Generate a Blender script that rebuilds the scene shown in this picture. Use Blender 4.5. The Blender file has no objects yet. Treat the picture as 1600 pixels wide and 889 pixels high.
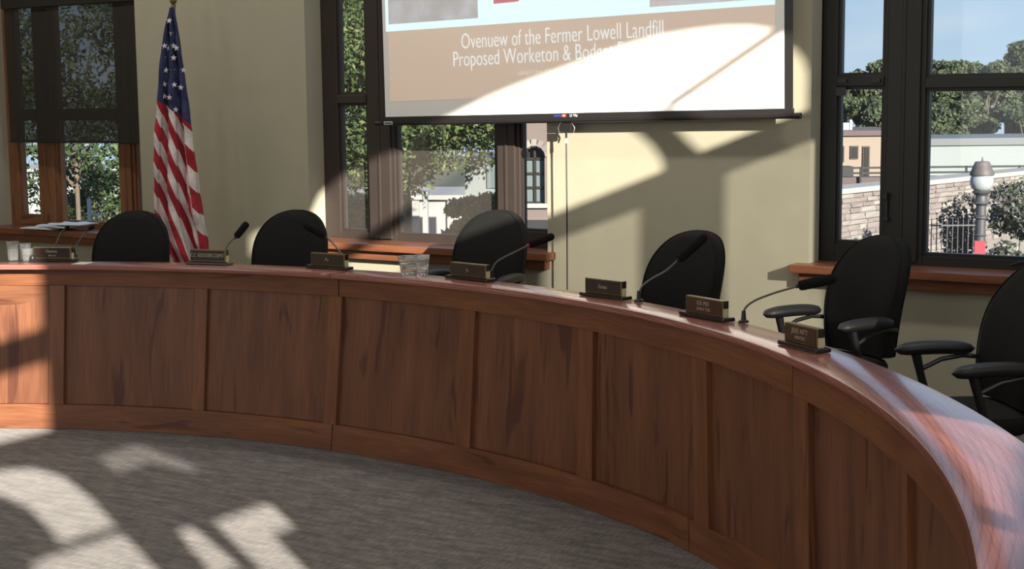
import bpy, bmesh, math, random
import numpy as np
from mathutils import Vector, Matrix

random.seed(7)
S = bpy.context.scene
COL = S.collection
PI = math.pi

# ---------------------------------------------------------------- camera
cam_d = bpy.data.cameras.new('camera')
cam = bpy.data.objects.new('camera', cam_d)
COL.objects.link(cam)
CAM_H = 1.9225
cam_d.sensor_fit = 'HORIZONTAL'
cam_d.sensor_width = 36.0
cam_d.lens = 2320.15 / 1600.0 * 36.0
cam_d.clip_start = 0.05
cam_d.clip_end = 600
FW = Vector((-0.53783, 0.83430, -0.12119))
RT = Vector((0.84114, 0.54072, -0.01046))
UP = Vector((-0.05680, 0.10756, 0.99257))
cam.matrix_world = Matrix(((RT.x, UP.x, -FW.x, 0), (RT.y, UP.y, -FW.y, 0), (RT.z, UP.z, -FW.z, CAM_H), (0, 0, 0, 1)))
S.camera = cam

# ---------------------------------------------------------------- sky, sun, fill lamps, exposure
S.view_settings.view_transform = 'Standard'
S.view_settings.look = 'None'
S.view_settings.exposure = 0.0
S.view_settings.gamma = 1.0
S.view_settings.use_curve_mapping = False

w = bpy.data.worlds.new('sky')
S.world = w
w.use_nodes = True
nt = w.node_tree
nt.nodes.clear()
wo = nt.nodes.new('ShaderNodeOutputWorld')
bg = nt.nodes.new('ShaderNodeBackground')
tc = nt.nodes.new('ShaderNodeTexCoord')
sep = nt.nodes.new('ShaderNodeSeparateXYZ')
cr = nt.nodes.new('ShaderNodeValToRGB')
cr.color_ramp.elements[0].position = 0.0
cr.color_ramp.elements[0].color = (.56, .74, .90, 1)
cr.color_ramp.elements[1].position = 0.6
cr.color_ramp.elements[1].color = (.20, .40, .80, 1)
e = cr.color_ramp.elements.new(.12)
e.color = (.40, .62, .88, 1)
nz = nt.nodes.new('ShaderNodeTexNoise')
nz.inputs['Scale'].default_value = 5
nz.inputs['Detail'].default_value = 6
mp = nt.nodes.new('ShaderNodeMapping')
mp.inputs['Scale'].default_value = (1, 1, 4)
cr2 = nt.nodes.new('ShaderNodeValToRGB')
cr2.color_ramp.elements[0].position = .5
cr2.color_ramp.elements[1].position = .85
mx = nt.nodes.new('ShaderNodeMix')
mx.data_type = 'RGBA'
mx.inputs[7].default_value = (.75, .85, .95, 1)
nt.links.new(tc.outputs['Generated'], sep.inputs[0])
nt.links.new(sep.outputs['Z'], cr.inputs[0])
nt.links.new(tc.outputs['Generated'], mp.inputs[0])
nt.links.new(mp.outputs[0], nz.inputs[0])
nt.links.new(nz.outputs[0], cr2.inputs[0])
nt.links.new(cr2.outputs[0], mx.inputs[0])
nt.links.new(cr.outputs[0], mx.inputs[6])
nt.links.new(mx.outputs[2], bg.inputs[0])
bg.inputs[1].default_value = 0.95
nt.links.new(bg.outputs[0], wo.inputs[0])

SUN_L = Vector((-1.5, 1.0, -0.55)).normalized()
sd = bpy.data.lights.new('sun', 'SUN')
sd.energy = 14.0
sd.color = (1, .94, .82)
sd.angle = math.radians(.45)
sun = bpy.data.objects.new('sun', sd)
sun.rotation_euler = SUN_L.to_track_quat('-Z', 'Y').to_euler()
sun.location = (8, -4, 9)
COL.objects.link(sun)


def area(name, loc, aim, sx, sy, power, col):
    d = bpy.data.lights.new(name, 'AREA')
    d.shape = 'RECTANGLE'
    d.size, d.size_y = sx, sy
    d.energy = power
    d.color = col
    o = bpy.data.objects.new(name, d)
    o.location = loc
    o.rotation_euler = (Vector(aim) - Vector(loc)).to_track_quat('-Z', 'Z').to_euler()
    COL.objects.link(o)
    return o


# fill lamps added at the unseen front wall windows to lift the ambient
for k, x in enumerate((-9.8, -5.6, -1.4)):
    area('front_window_fill', (x, -3.4, 2.6), (x, 9, 2.3), 1.9, 3.4, 52, (1.0, .96, .88))
# fill lamps added inside the right wall to balance wall and desk brightness
for k, y in enumerate((3.9, -.9)):
    area('right_window_fill', (2.1, y, 3.7), (-9, y + 1.5, 2.6), 2.4, 2.2, 60, (.95, .97, 1.0))
# added fill lamps under the ceiling, without fixtures, brightening the back wall
for k, x in enumerate((-10.2, -6.0, -1.8)):
    area('ceiling_fill', (x, 7.3, 5.25), (x, 7.6, 0), 1.2, .3, 52, (1.0, .95, .86))


# ---------------------------------------------------------------- helpers
def lin(r, g, b):
    f = lambda c: c / 12.92 if c <= .04045 else ((c + .055) / 1.055) ** 2.4
    return (f(r / 255), f(g / 255), f(b / 255), 1)


def mat(name, col, rough=.6, metal=0., spec=.5, noise=None, bump=0., nscale=20., emit=None, coat=0., stretch=(1, 1, 1), transl=0.):
    """principled material with a procedural mottling and fine relief"""
    m = bpy.data.materials.new(name)
    m.use_nodes = True
    t = m.node_tree
    b = t.nodes['Principled BSDF']
    c = col if len(col) == 4 else (*col, 1)
    b.inputs['Base Color'].default_value = c
    b.inputs['Roughness'].default_value = rough
    b.inputs['Metallic'].default_value = metal
    b.inputs['Specular IOR Level'].default_value = spec
    b.inputs['Coat Weight'].default_value = coat
    if transl:
        b.inputs['Transmission Weight'].default_value = transl
    tcn = t.nodes.new('ShaderNodeTexCoord')
    mpn = t.nodes.new('ShaderNodeMapping')
    mpn.inputs['Scale'].default_value = stretch
    n = t.nodes.new('ShaderNodeTexNoise')
    n.inputs['Scale'].default_value = nscale
    n.inputs['Detail'].default_value = 5
    t.links.new(tcn.outputs['Object'], mpn.inputs[0])
    t.links.new(mpn.outputs[0], n.inputs[0])
    if noise:
        mixn = t.nodes.new('ShaderNodeMix')
        mixn.data_type = 'RGBA'
        mixn.inputs[6].default_value = tuple(x * (1 - noise) for x in c[:3]) + (1,)
        mixn.inputs[7].default_value = tuple(min(1, x * (1 + noise)) for x in c[:3]) + (1,)
        t.links.new(n.outputs[0], mixn.inputs[0])
        t.links.new(mixn.outputs[2], b.inputs['Base Color'])
    if bump:
        bn = t.nodes.new('ShaderNodeBump')
        bn.inputs['Strength'].default_value = bump
        bn.inputs['Distance'].default_value = .01
        t.links.new(n.outputs[0], bn.inputs['Height'])
        t.links.new(bn.outputs[0], b.inputs['Normal'])
    if emit:
        b.inputs['Emission Color'].default_value = (*emit[:3], 1)
        b.inputs['Emission Strength'].default_value = emit[3]
    return m


def wood(name, base, dark, rough=.35, su=1.4, sv=13., streak=.62, coat=.0, rings=0.):
    """wood whose grain runs along U (metres) of the UV map"""
    m = bpy.data.materials.new(name)
    m.use_nodes = True
    t = m.node_tree
    N = t.nodes.new
    Lk = t.links.new
    b = t.nodes['Principled BSDF']
    b.inputs['Roughness'].default_value = rough
    b.inputs['Coat Weight'].default_value = coat
    b.inputs['Coat Roughness'].default_value = .12
    b.inputs['Specular IOR Level'].default_value = .3
    uv = N('ShaderNodeTexCoord')
    oi = N('ShaderNodeObjectInfo')
    off = N('ShaderNodeVectorMath')
    off.operation = 'MULTIPLY_ADD'
    cmb = N('ShaderNodeCombineXYZ')
    Lk(oi.outputs['Random'], cmb.inputs[0])
    Lk(oi.outputs['Random'], cmb.inputs[1])
    off.inputs[1].default_value = (37, 19, 5)
    Lk(cmb.outputs[0], off.inputs[0])
    Lk(uv.outputs['UV'], off.inputs[2])
    m1 = N('ShaderNodeMapping')
    m1.inputs['Scale'].default_value = (su, sv, 1)
    m2 = N('ShaderNodeMapping')
    m2.inputs['Scale'].default_value = (su * 4, sv * 14, 1)
    m3 = N('ShaderNodeMapping')
    m3.inputs['Scale'].default_value = (su * .9, sv * .7, 1)
    for q in (m1, m2, m3):
        Lk(off.outputs[0], q.inputs[0])
    n1 = N('ShaderNodeTexNoise')
    n1.inputs['Scale'].default_value = 1
    n1.inputs['Detail'].default_value = 4
    n1.inputs['Distortion'].default_value = .6
    n2 = N('ShaderNodeTexNoise')
    n2.inputs['Scale'].default_value = 1
    n2.inputs['Detail'].default_value = 3
    n3 = N('ShaderNodeTexNoise')
    n3.inputs['Scale'].default_value = 1.3
    n3.inputs['Detail'].default_value = 2
    n3.inputs['Distortion'].default_value = 1.2
    Lk(m1.outputs[0], n1.inputs[0])
    Lk(m2.outputs[0], n2.inputs[0])
    Lk(m3.outputs[0], n3.inputs[0])
    r1 = N('ShaderNodeValToRGB')
    r1.color_ramp.elements[0].position = .28
    r1.color_ramp.elements[0].color = (*[d * .55 + q * .45 for d, q in zip(dark, base)], 1)
    r1.color_ramp.elements[1].position = .72
    r1.color_ramp.elements[1].color = (*[q * 1.13 for q in base], 1)
    Lk(n1.outputs[0], r1.inputs[0])
    r3 = N('ShaderNodeValToRGB')
    r3.color_ramp.elements[0].position = streak
    r3.color_ramp.elements[0].color = (0, 0, 0, 1)
    r3.color_ramp.elements[1].position = streak + .07
    r3.color_ramp.elements[1].color = (1, 1, 1, 1)
    Lk(n3.outputs[0], r3.inputs[0])
    mxa = N('ShaderNodeMix')
    mxa.data_type = 'RGBA'
    sc = N('ShaderNodeMath')
    sc.operation = 'MULTIPLY'
    sc.inputs[1].default_value = .75
    Lk(r3.outputs[0], sc.inputs[0])
    Lk(sc.outputs[0], mxa.inputs[0])
    Lk(r1.outputs[0], mxa.inputs[6])
    mxa.inputs[7].default_value = (*dark, 1)
    mxb = N('ShaderNodeMix')
    mxb.data_type = 'RGBA'
    mxb.blend_type = 'MULTIPLY'
    mxb.inputs[0].default_value = .5
    r2 = N('ShaderNodeValToRGB')
    r2.color_ramp.elements[0].position = .3
    r2.color_ramp.elements[0].color = (.45, .42, .4, 1)
    r2.color_ramp.elements[1].position = .6
    r2.color_ramp.elements[1].color = (1, 1, 1, 1)
    Lk(n2.outputs[0], r2.inputs[0])
    Lk(mxa.outputs[2], mxb.inputs[6])
    Lk(r2.outputs[0], mxb.inputs[7])
    last = mxb.outputs[2]
    if rings:
        wv = N('ShaderNodeTexWave')
        wv.wave_type = 'RINGS'
        wv.rings_direction = 'Z'
        m4 = N('ShaderNodeMapping')
        m4.inputs['Scale'].default_value = (1.1, 9, 1)
        m4.inputs['Location'].default_value = (.3, .2, 0)
        Lk(uv.outputs['UV'], m4.inputs[0])
        wv.inputs['Scale'].default_value = rings
        wv.inputs['Distortion'].default_value = 3.0
        wv.inputs['Detail'].default_value = 2
        wv.inputs['Detail Scale'].default_value = .6
        Lk(m4.outputs[0], wv.inputs[0])
        r4 = N('ShaderNodeValToRGB')
        r4.color_ramp.elements[0].position = .02
        r4.color_ramp.elements[0].color = (.5, .45, .45, 1)
        r4.color_ramp.elements[1].position = .3
        r4.color_ramp.elements[1].color = (1, 1, 1, 1)
        Lk(wv.outputs[0], r4.inputs[0])
        mxc = N('ShaderNodeMix')
        mxc.data_type = 'RGBA'
        mxc.blend_type = 'MULTIPLY'
        mxc.inputs[0].default_value = .4
        Lk(last, mxc.inputs[6])
        Lk(r4.outputs[0], mxc.inputs[7])
        last = mxc.outputs[2]
    Lk(last, b.inputs['Base Color'])
    bn = N('ShaderNodeBump')
    bn.inputs['Strength'].default_value = .12
    bn.inputs['Distance'].default_value = .003
    Lk(n2.outputs[0], bn.inputs['Height'])
    Lk(bn.outputs[0], b.inputs['Normal'])
    return m


def veil(name, fac, col, gloss=.06):
    """thin sheet that lets light through: see-through fraction, a dusty diffuse fraction and a faint reflection"""
    m = bpy.data.materials.new(name)
    m.use_nodes = True
    t = m.node_tree
    t.nodes.clear()
    o = t.nodes.new('ShaderNodeOutputMaterial')
    tr = t.nodes.new('ShaderNodeBsdfTransparent')
    df = t.nodes.new('ShaderNodeBsdfDiffuse')
    gl = t.nodes.new('ShaderNodeBsdfGlossy')
    gl.inputs['Roughness'].default_value = .02
    df.inputs['Color'].default_value = (*col, 1)
    a = t.nodes.new('ShaderNodeMixShader')
    nzn = t.nodes.new('ShaderNodeTexNoise')
    nzn.inputs['Scale'].default_value = 3
    rg = t.nodes.new('ShaderNodeMapRange')
    rg.inputs['To Min'].default_value = fac * .85
    rg.inputs['To Max'].default_value = min(1, fac * 1.15)
    t.links.new(nzn.outputs[0], rg.inputs[0])
    t.links.new(rg.outputs[0], a.inputs[0])
    t.links.new(tr.outputs[0], a.inputs[1])
    t.links.new(df.outputs[0], a.inputs[2])
    b = t.nodes.new('ShaderNodeMixShader')
    b.inputs[0].default_value = gloss
    t.links.new(a.outputs[0], b.inputs[1])
    t.links.new(gl.outputs[0], b.inputs[2])
    t.links.new(b.outputs[0], o.inputs[0])
    return m


class MB:
    """collects shapes into one mesh"""
    def __init__(self):
        self.v, self.f, self.uv, self.mi = [], [], [], []

    def face(self, pts, uvs=None, mi=0):
        k = len(self.v)
        self.v += [tuple(p) for p in pts]
        self.f.append(tuple(range(k, k + len(pts))))
        self.uv += list(uvs) if uvs else [(0, 0)] * len(pts)
        self.mi.append(mi)

    def box(self, x0, x1, y0, y1, z0, z1, mi=0):
        x0, x1 = min(x0, x1), max(x0, x1)
        y0, y1 = min(y0, y1), max(y0, y1)
        z0, z1 = min(z0, z1), max(z0, z1)
        q = [(x0, y0, z0), (x1, y0, z0), (x1, y1, z0), (x0, y1, z0), (x0, y0, z1), (x1, y0, z1), (x1, y1, z1), (x0, y1, z1)]
        long_x = (x1 - x0) >= (z1 - z0)
        for a in ((3, 2, 1, 0), (4, 5, 6, 7), (0, 1, 5, 4), (1, 2, 6, 5), (2, 3, 7, 6), (3, 0, 4, 7)):
            P = [q[i] for i in a]
            self.face(P, [((p[0] + .3 * p[1], p[2] + p[1]) if long_x else (p[2], p[0] + p[1])) for p in P], mi)
        return self

    def obox(self, c, ax, ay, az, mi=0):
        """oriented box: centre and three half vectors"""
        c, ax, ay, az = map(Vector, (c, ax, ay, az))
        q = [c - ax - ay - az, c + ax - ay - az, c + ax + ay - az, c - ax + ay - az, c - ax - ay + az, c + ax - ay + az, c + ax + ay + az, c - ax + ay + az]
        for a in ((3, 2, 1, 0), (4, 5, 6, 7), (0, 1, 5, 4), (1, 2, 6, 5), (2, 3, 7, 6), (3, 0, 4, 7)):
            self.face([q[i] for i in a], None, mi)
        return self

    def tube(self, pts, r, n=10, cap=True, mi=0):
        pts = [Vector(p) for p in pts]
        rs = r if isinstance(r, (list, tuple)) else [r] * len(pts)
        rings = []
        prev = None
        for i, p in enumerate(pts):
            d = (pts[min(i + 1, len(pts) - 1)] - pts[max(i - 1, 0)])
            d = d.normalized() if d.length > 1e-9 else Vector((0, 0, 1))
            if prev is None:
                u = d.orthogonal().normalized()
            else:
                u = (prev - d * prev.dot(d))
                u = u.normalized() if u.length > 1e-6 else d.orthogonal().normalized()
            prev = u
            v = d.cross(u)
            rings.append([p + (u * math.cos(2 * PI * k / n) + v * math.sin(2 * PI * k / n)) * rs[i] for k in range(n)])
        for a, b in zip(rings[:-1], rings[1:]):
            for k in range(n):
                self.face([a[k], a[(k + 1) % n], b[(k + 1) % n], b[k]], None, mi)
        if cap:
            self.face(list(reversed(rings[0])), None, mi)
            self.face(rings[-1], None, mi)
        return self

    def lathe(self, prof, n=20, c=(0, 0, 0), mi=0):
        c = Vector(c)
        ring = lambda r, z: [c + Vector((r * math.cos(2 * PI * k / n), r * math.sin(2 * PI * k / n), z)) for k in range(n)]
        R = [ring(*p) for p in prof]
        for a, b in zip(R[:-1], R[1:]):
            for k in range(n):
                self.face([a[k], a[(k + 1) % n], b[(k + 1) % n], b[k]], None, mi)
        return self

    def grid(self, P, uv=None, close=False, mi=0):
        """P[i][j] points"""
        for i in range(len(P) - 1):
            m = len(P[i])
            for j in range(m - (0 if close else 1)):
                j2 = (j + 1) % m
                u = [uv[i][j], uv[i][j2], uv[i + 1][j2], uv[i + 1][j]] if uv else None
                self.face([P[i][j], P[i][j2], P[i + 1][j2], P[i + 1][j]], u, mi)
        return self

    def build(self, name, mats, parent=None, smooth=False, merge=True, loc=None, kind=None, bevel=0.):
        me = bpy.data.meshes.new(name)
        me.from_pydata(self.v, [], self.f)
        ul = me.uv_layers.new(name='UVMap')
        ul.data.foreach_set('uv', np.array(self.uv, dtype=np.float32).ravel())
        me.polygons.foreach_set('material_index', np.array(self.mi, dtype=np.int32))
        for m in (mats if isinstance(mats, (list, tuple)) else [mats]):
            me.materials.append(m)
        if merge:
            bm = bmesh.new()
            bm.from_mesh(me)
            bmesh.ops.remove_doubles(bm, verts=bm.verts, dist=1e-5)
            bmesh.ops.recalc_face_normals(bm, faces=bm.faces)
            if bevel:
                bmesh.ops.bevel(bm, geom=[ed for ed in bm.edges if len(ed.link_faces) == 2 and ed.calc_face_angle(0) > .6], offset=bevel, segments=2, profile=.5, affect='EDGES')
            bm.to_mesh(me)
            bm.free()
        if smooth:
            me.polygons.foreach_set('use_smooth', [True] * len(me.polygons))
            try:
                me.set_sharp_from_angle(angle=math.radians(40))
            except Exception:
                pass
        o = bpy.data.objects.new(name, me)
        COL.objects.link(o)
        if parent:
            o.parent = parent
        if loc:
            o.location = loc
        if kind:
            o['kind'] = kind
        return o


def tag(o, label, cat, group=None, kind=None):
    if label:
        o['label'] = label
    if cat:
        o['category'] = cat
    if group:
        o['group'] = group
    if kind:
        o['kind'] = kind
    return o


def thing(name, label, cat, loc=(0, 0, 0), rz=0., group=None):
    o = bpy.data.objects.new(name, None)
    o.empty_display_size = .1
    COL.objects.link(o)
    o.location = loc
    o.rotation_euler = (0, 0, rz)
    return tag(o, label, cat, group)


def structure(name):
    o = bpy.data.objects.new(name, None)
    COL.objects.link(o)
    o['kind'] = 'structure'
    return o


def dup(root, loc, rz, label):
    r = root.copy()
    COL.objects.link(r)
    r.location = loc
    r.rotation_euler = (0, 0, rz)
    r['label'] = label
    for ch in list(root.children):
        c = ch.copy()
        COL.objects.link(c)
        c.parent = r
        for g in ch.children:
            d = g.copy()
            COL.objects.link(d)
            d.parent = c
    return r


def text_mesh(name, body, size, m, parent, matrix, extrude=.0004, align='CENTER', sx=1., offset=0.):
    cu = bpy.data.curves.new(name, 'FONT')
    cu.body = body
    cu.size = size
    cu.align_x = align
    cu.extrude = extrude
    cu.offset = offset
    cu.resolution_u = 3
    tmp = bpy.data.objects.new('tmp', cu)
    COL.objects.link(tmp)
    dg = bpy.context.evaluated_depsgraph_get()
    me = bpy.data.meshes.new_from_object(tmp.evaluated_get(dg))
    bpy.data.objects.remove(tmp)
    bpy.data.curves.remove(cu)
    me.materials.clear()
    me.materials.append(m)
    me.transform(Matrix.Diagonal((sx, 1, 1, 1)))
    me.transform(matrix)
    o = bpy.data.objects.new(name, me)
    COL.objects.link(o)
    o.parent = parent
    return o


# ---------------------------------------------------------------- materials
M = {}
M['plaster'] = mat('plaster', (.415, .385, .288), .85, spec=.2, noise=.05, bump=.25, nscale=6)
M['ceiling'] = mat('ceiling_paint', (.75, .73, .66), .9, spec=.1, noise=.03)
M['dark_frame'] = mat('dark_bronze_frame', (.017, .0155, .012), .45, spec=.4, noise=.25, nscale=4, stretch=(1, 1, .2))
M['mid_frame'] = mat('dark_brown_frame', (.045, .034, .029), .5, spec=.35, noise=.2, nscale=4)
M['left_frame'] = wood('stained_window_wood', (.27, .12, .055), (.09, .04, .02), .45)
M['sill_wood'] = wood('sill_wood', (.25, .098, .05), (.13, .05, .03), .3, streak=.7)
M['panel_wood'] = wood('panel_wood', (.225, .092, .046), (.09, .030, .020), .42, su=1.1, sv=9, streak=.60)
M['rail_wood'] = wood('rail_wood', (.26, .102, .047), (.10, .036, .02), .40, su=1.3, sv=12, streak=.64)
M['top_wood'] = wood('counter_wood', (.46, .185, .145), (.17, .055, .045), .24, su=1.3, sv=14, streak=.80, coat=.6, rings=2.2)
M['glass'] = veil('window_glass', .02, (.4, .42, .4), .012)
M['screened_glass'] = veil('screened_window_glass', .085, (.30, .26, .23), .010)
M['hazy_glass'] = veil('hazy_window_glass', .03, (.5, .55, .58), .012)
M['shade_cloth'] = veil('charcoal_shade_mesh', .65, (.050, .046, .040), .0)
M['blind_cloth'] = veil('light_blind_mesh', .48, (.5, .48, .44), .0)
M['black_fabric'] = mat('black_chair_fabric', (.0095, .0093, .0085), .9, spec=.25, noise=.35, bump=.5, nscale=180)
M['black_plastic'] = mat('black_plastic', (.014, .014, .014), .42, spec=.45, noise=.15)
M['arm_vinyl'] = mat('black_arm_vinyl', (.012, .012, .012), .5, spec=.45, noise=.2, bump=.2, nscale=90)
M['black_metal'] = mat('black_metal', (.02, .02, .02), .35, metal=.3, noise=.1)
M['grey_metal'] = mat('gooseneck_metal', (.16, .16, .15), .38, metal=.7, noise=.1)
M['foam'] = mat('microphone_foam', (.012, .012, .012), .95, spec=.1, noise=.3, bump=.8, nscale=300)
M['red_ring'] = mat('red_ring', (.35, .02, .03), .4)
M['gold'] = mat('brass_gold', (.22, .155, .065), .35, metal=.6, noise=.15)
M['pale_gold'] = mat('pale_brass', (.62, .56, .33), .35, metal=.25, noise=.1)
M['plate_dark'] = mat('nameplate_face', (.028, .014, .010), .25, spec=.5, noise=.2)
M['plate_brown'] = mat('nameplate_brown_face', (.065, .030, .016), .3, spec=.5, noise=.2)
M['plate_base'] = mat('nameplate_base', (.022, .016, .018), .18, spec=.6, noise=.1)
M['lettering'] = mat('gold_lettering', (.50, .44, .32), .4, metal=.2)
M['paper'] = mat('paper', (.78, .80, .84), .8, noise=.05)
M['clear_plastic'] = None
M['screen_cloth'] = mat('screen_cloth', (.87, .85, .82), .85, spec=.2, noise=.015, nscale=2)
M['screen_black'] = mat('screen_black', (.018, .016, .016), .38, spec=.5, noise=.1)
M['slide_pale'] = mat('slide_pale_area', (.80, .80, .78), .85, spec=.1, emit=(.38, .60, .66, 1))
M['slide_tan'] = mat('slide_tan_area', (.80, .78, .75), .85, spec=.1, emit=(.17, .075, .02, 1))
M['slide_text'] = mat('slide_lettering', (.8, .8, .8), .85, spec=.1, emit=(.42, .50, .52, 1))
M['slide_text_dim'] = mat('slide_small_lettering', (.8, .8, .8), .85, spec=.1, emit=(.28, .25, .23, 1))
M['slide_red'] = mat('slide_red_mark', (.6, .35, .35), .85, spec=.1, emit=(.25, .03, .05, 1))


def picture_mat(name, c0, c1, c2):
    m = mat(name, (.6, .6, .6), .85, spec=.1)
    t = m.node_tree
    b = t.nodes['Principled BSDF']
    n = [q for q in t.nodes if q.type == 'TEX_NOISE'][0]
    n.inputs['Scale'].default_value = 5
    r = t.nodes.new('ShaderNodeValToRGB')
    r.color_ramp.elements[0].position = .3
    r.color_ramp.elements[0].color = (*c0, 1)
    r.color_ramp.elements[1].position = .7
    r.color_ramp.elements[1].color = (*c1, 1)
    el = r.color_ramp.elements.new(.5)
    el.color = (*c2, 1)
    t.links.new(n.outputs[0], r.inputs[0])
    t.links.new(r.outputs[0], b.inputs['Emission Color'])
    b.inputs['Emission Strength'].default_value = 1
    b.inputs['Base Color'].default_value = (.5, .5, .5, 1)
    return m


M['slide_photo'] = picture_mat('slide_photo_grey', (.13, .13, .14), (.30, .30, .36), (.20, .195, .20))
M['slide_photo2'] = picture_mat('slide_photo_people', (.20, .10, .10), (.32, .34, .40), (.30, .24, .24))

# glass-clear plastic cups
m = bpy.data.materials.new('clear_plastic')
m.use_nodes = True
b = m.node_tree.nodes['Principled BSDF']
b.inputs['Base Color'].default_value = (.93, .94, .95, 1)
b.inputs['Roughness'].default_value = .05
b.inputs['Transmission Weight'].default_value = .92
b.inputs['IOR'].default_value = 1.25
M['clear_plastic'] = m


def carpet_mat():
    m = bpy.data.materials.new('carpet')
    m.use_nodes = True
    t = m.node_tree
    N, Lk = t.nodes.new, t.links.new
    b = t.nodes['Principled BSDF']
    b.inputs['Roughness'].default_value = .95
    b.inputs['Specular IOR Level'].default_value = .1
    b.inputs['Sheen Weight'].default_value = .25
    tcn = N('ShaderNodeTexCoord')
    mA = N('ShaderNodeMapping')
    mA.inputs['Rotation'].default_value = (0, 0, math.radians(4))
    mA.inputs['Scale'].default_value = (110, 16, 1)
    mB = N('ShaderNodeMapping')
    mB.inputs['Rotation'].default_value = (0, 0, math.radians(4))
    mB.inputs['Scale'].default_value = (6, 22, 1)
    for q in (mA, mB):
        Lk(tcn.outputs['Object'], q.inputs[0])
    nA = N('ShaderNodeTexNoise')
    nA.inputs['Scale'].default_value = 1
    nA.inputs['Detail'].default_value = 4
    nB = N('ShaderNodeTexNoise')
    nB.inputs['Scale'].default_value = 1
    nB.inputs['Detail'].default_value = 4
    Lk(mA.outputs[0], nA.inputs[0])
    Lk(mB.outputs[0], nB.inputs[0])
    rA = N('ShaderNodeValToRGB')
    rA.color_ramp.elements[0].position = .3
    rA.color_ramp.elements[0].color = (.085, .073, .068, 1)
    rA.color_ramp.elements[1].position = .72
    rA.color_ramp.elements[1].color = (.27, .236, .215, 1)
    Lk(nA.outputs[0], rA.inputs[0])
    rB = N('ShaderNodeValToRGB')
    rB.color_ramp.elements[0].position = .3
    rB.color_ramp.elements[0].color = (.40, .375, .40, 1)
    rB.color_ramp.elements[1].position = .7
    rB.color_ramp.elements[1].color = (1.15, 1.1, 1.03, 1)
    Lk(nB.outputs[0], rB.inputs[0])
    mxn = N('ShaderNodeMix')
    mxn.data_type = 'RGBA'
    mxn.blend_type = 'MULTIPLY'
    mxn.inputs[0].default_value = 1
    Lk(rA.outputs[0], mxn.inputs[6])
    Lk(rB.outputs[0], mxn.inputs[7])
    Lk(mxn.outputs[2], b.inputs['Base Color'])
    bn = N('ShaderNodeBump')
    bn.inputs['Strength'].default_value = .6
    bn.inputs['Distance'].default_value = .006
    Lk(nA.outputs[0], bn.inputs['Height'])
    Lk(bn.outputs[0], b.inputs['Normal'])
    return m


M['carpet'] = carpet_mat()

# ---------------------------------------------------------------- room shell
XL, XR, YF, YB, ZC = -13.4, 2.2, -3.6, 9.45, 5.4
YO = 9.85                                            # outer face of the back wall
fl = MB().box(XL - .3, XR + .3, YF - .3, YO, -.2, 0).build('floor', M['carpet'])
fl['kind'] = 'structure'
ce = MB().box(XL - .3, XR + .3, YF - .3, YO, ZC, ZC + .2).build('ceiling', M['ceiling'])
ce['kind'] = 'structure'
# back wall: piers and spandrels around three window openings
OPEN = [(-12.10, -10.05, .74), (-8.085, -5.77, .745), (-3.71, -1.06, .76)]
HEAD = 3.9
wb = MB()
x = XL - .3
for a, b_, z in OPEN:
    wb.box(x, a, YB, YO, 0, ZC)
    wb.box(a, b_, YB, YO, 0, z)
    wb.box(a, b_, YB, YO, HEAD, ZC)
    x = b_
wb.box(x, XR + .3, YB, YO, 0, ZC)
o = wb.build('wall_back', M['plaster'])
o['kind'] = 'structure'
o = MB().box(XL - .3, XL, YF, YB, 0, ZC).build('wall_left', M['plaster'])
o['kind'] = 'structure'
# front wall (behind the camera) with three window openings
wf = MB()
x = XL - .3
for xc in (-9.8, -5.6, -1.4):
    wf.box(x, xc - .95, YF - .3, YF, 0, ZC)
    wf.box(xc - .95, xc + .95, YF - .3, YF, 0, .9)
    wf.box(xc - .95, xc + .95, YF - .3, YF, 4.3, ZC)
    x = xc + .95
wf.box(x, XR + .3, YF - .3, YF, 0, ZC)
o = wf.build('wall_front', M['plaster'])
o['kind'] = 'structure'


def sheet_with_holes(name, outer, holes, x0, thick, m, parent=None):
    """flat plate in the Y-Z plane at x = x0 with polygon openings"""
    cu = bpy.data.curves.new(name, 'CURVE')
    cu.dimensions = '2D'
    cu.fill_mode = 'BOTH'
    cu.extrude = thick / 2
    for poly in [outer] + holes:
        sp = cu.splines.new('POLY')
        sp.points.add(len(poly) - 1)
        for p_, q in zip(sp.points, poly):
            p_.co = (q[0], q[1], 0, 1)
        sp.use_cyclic_u = True
    tmp = bpy.data.objects.new('tmp', cu)
    COL.objects.link(tmp)
    dg = bpy.context.evaluated_depsgraph_get()
    me = bpy.data.meshes.new_from_object(tmp.evaluated_get(dg))
    bpy.data.objects.remove(tmp)
    bpy.data.curves.remove(cu)
    me.transform(Matrix(((0, 0, 1, x0), (1, 0, 0, 0), (0, 1, 0, 0), (0, 0, 0, 1))))
    me.materials.clear()
    me.materials.append(m)
    o = bpy.data.objects.new(name, me)
    COL.objects.link(o)
    if parent:
        o.parent = parent
    return o


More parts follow.
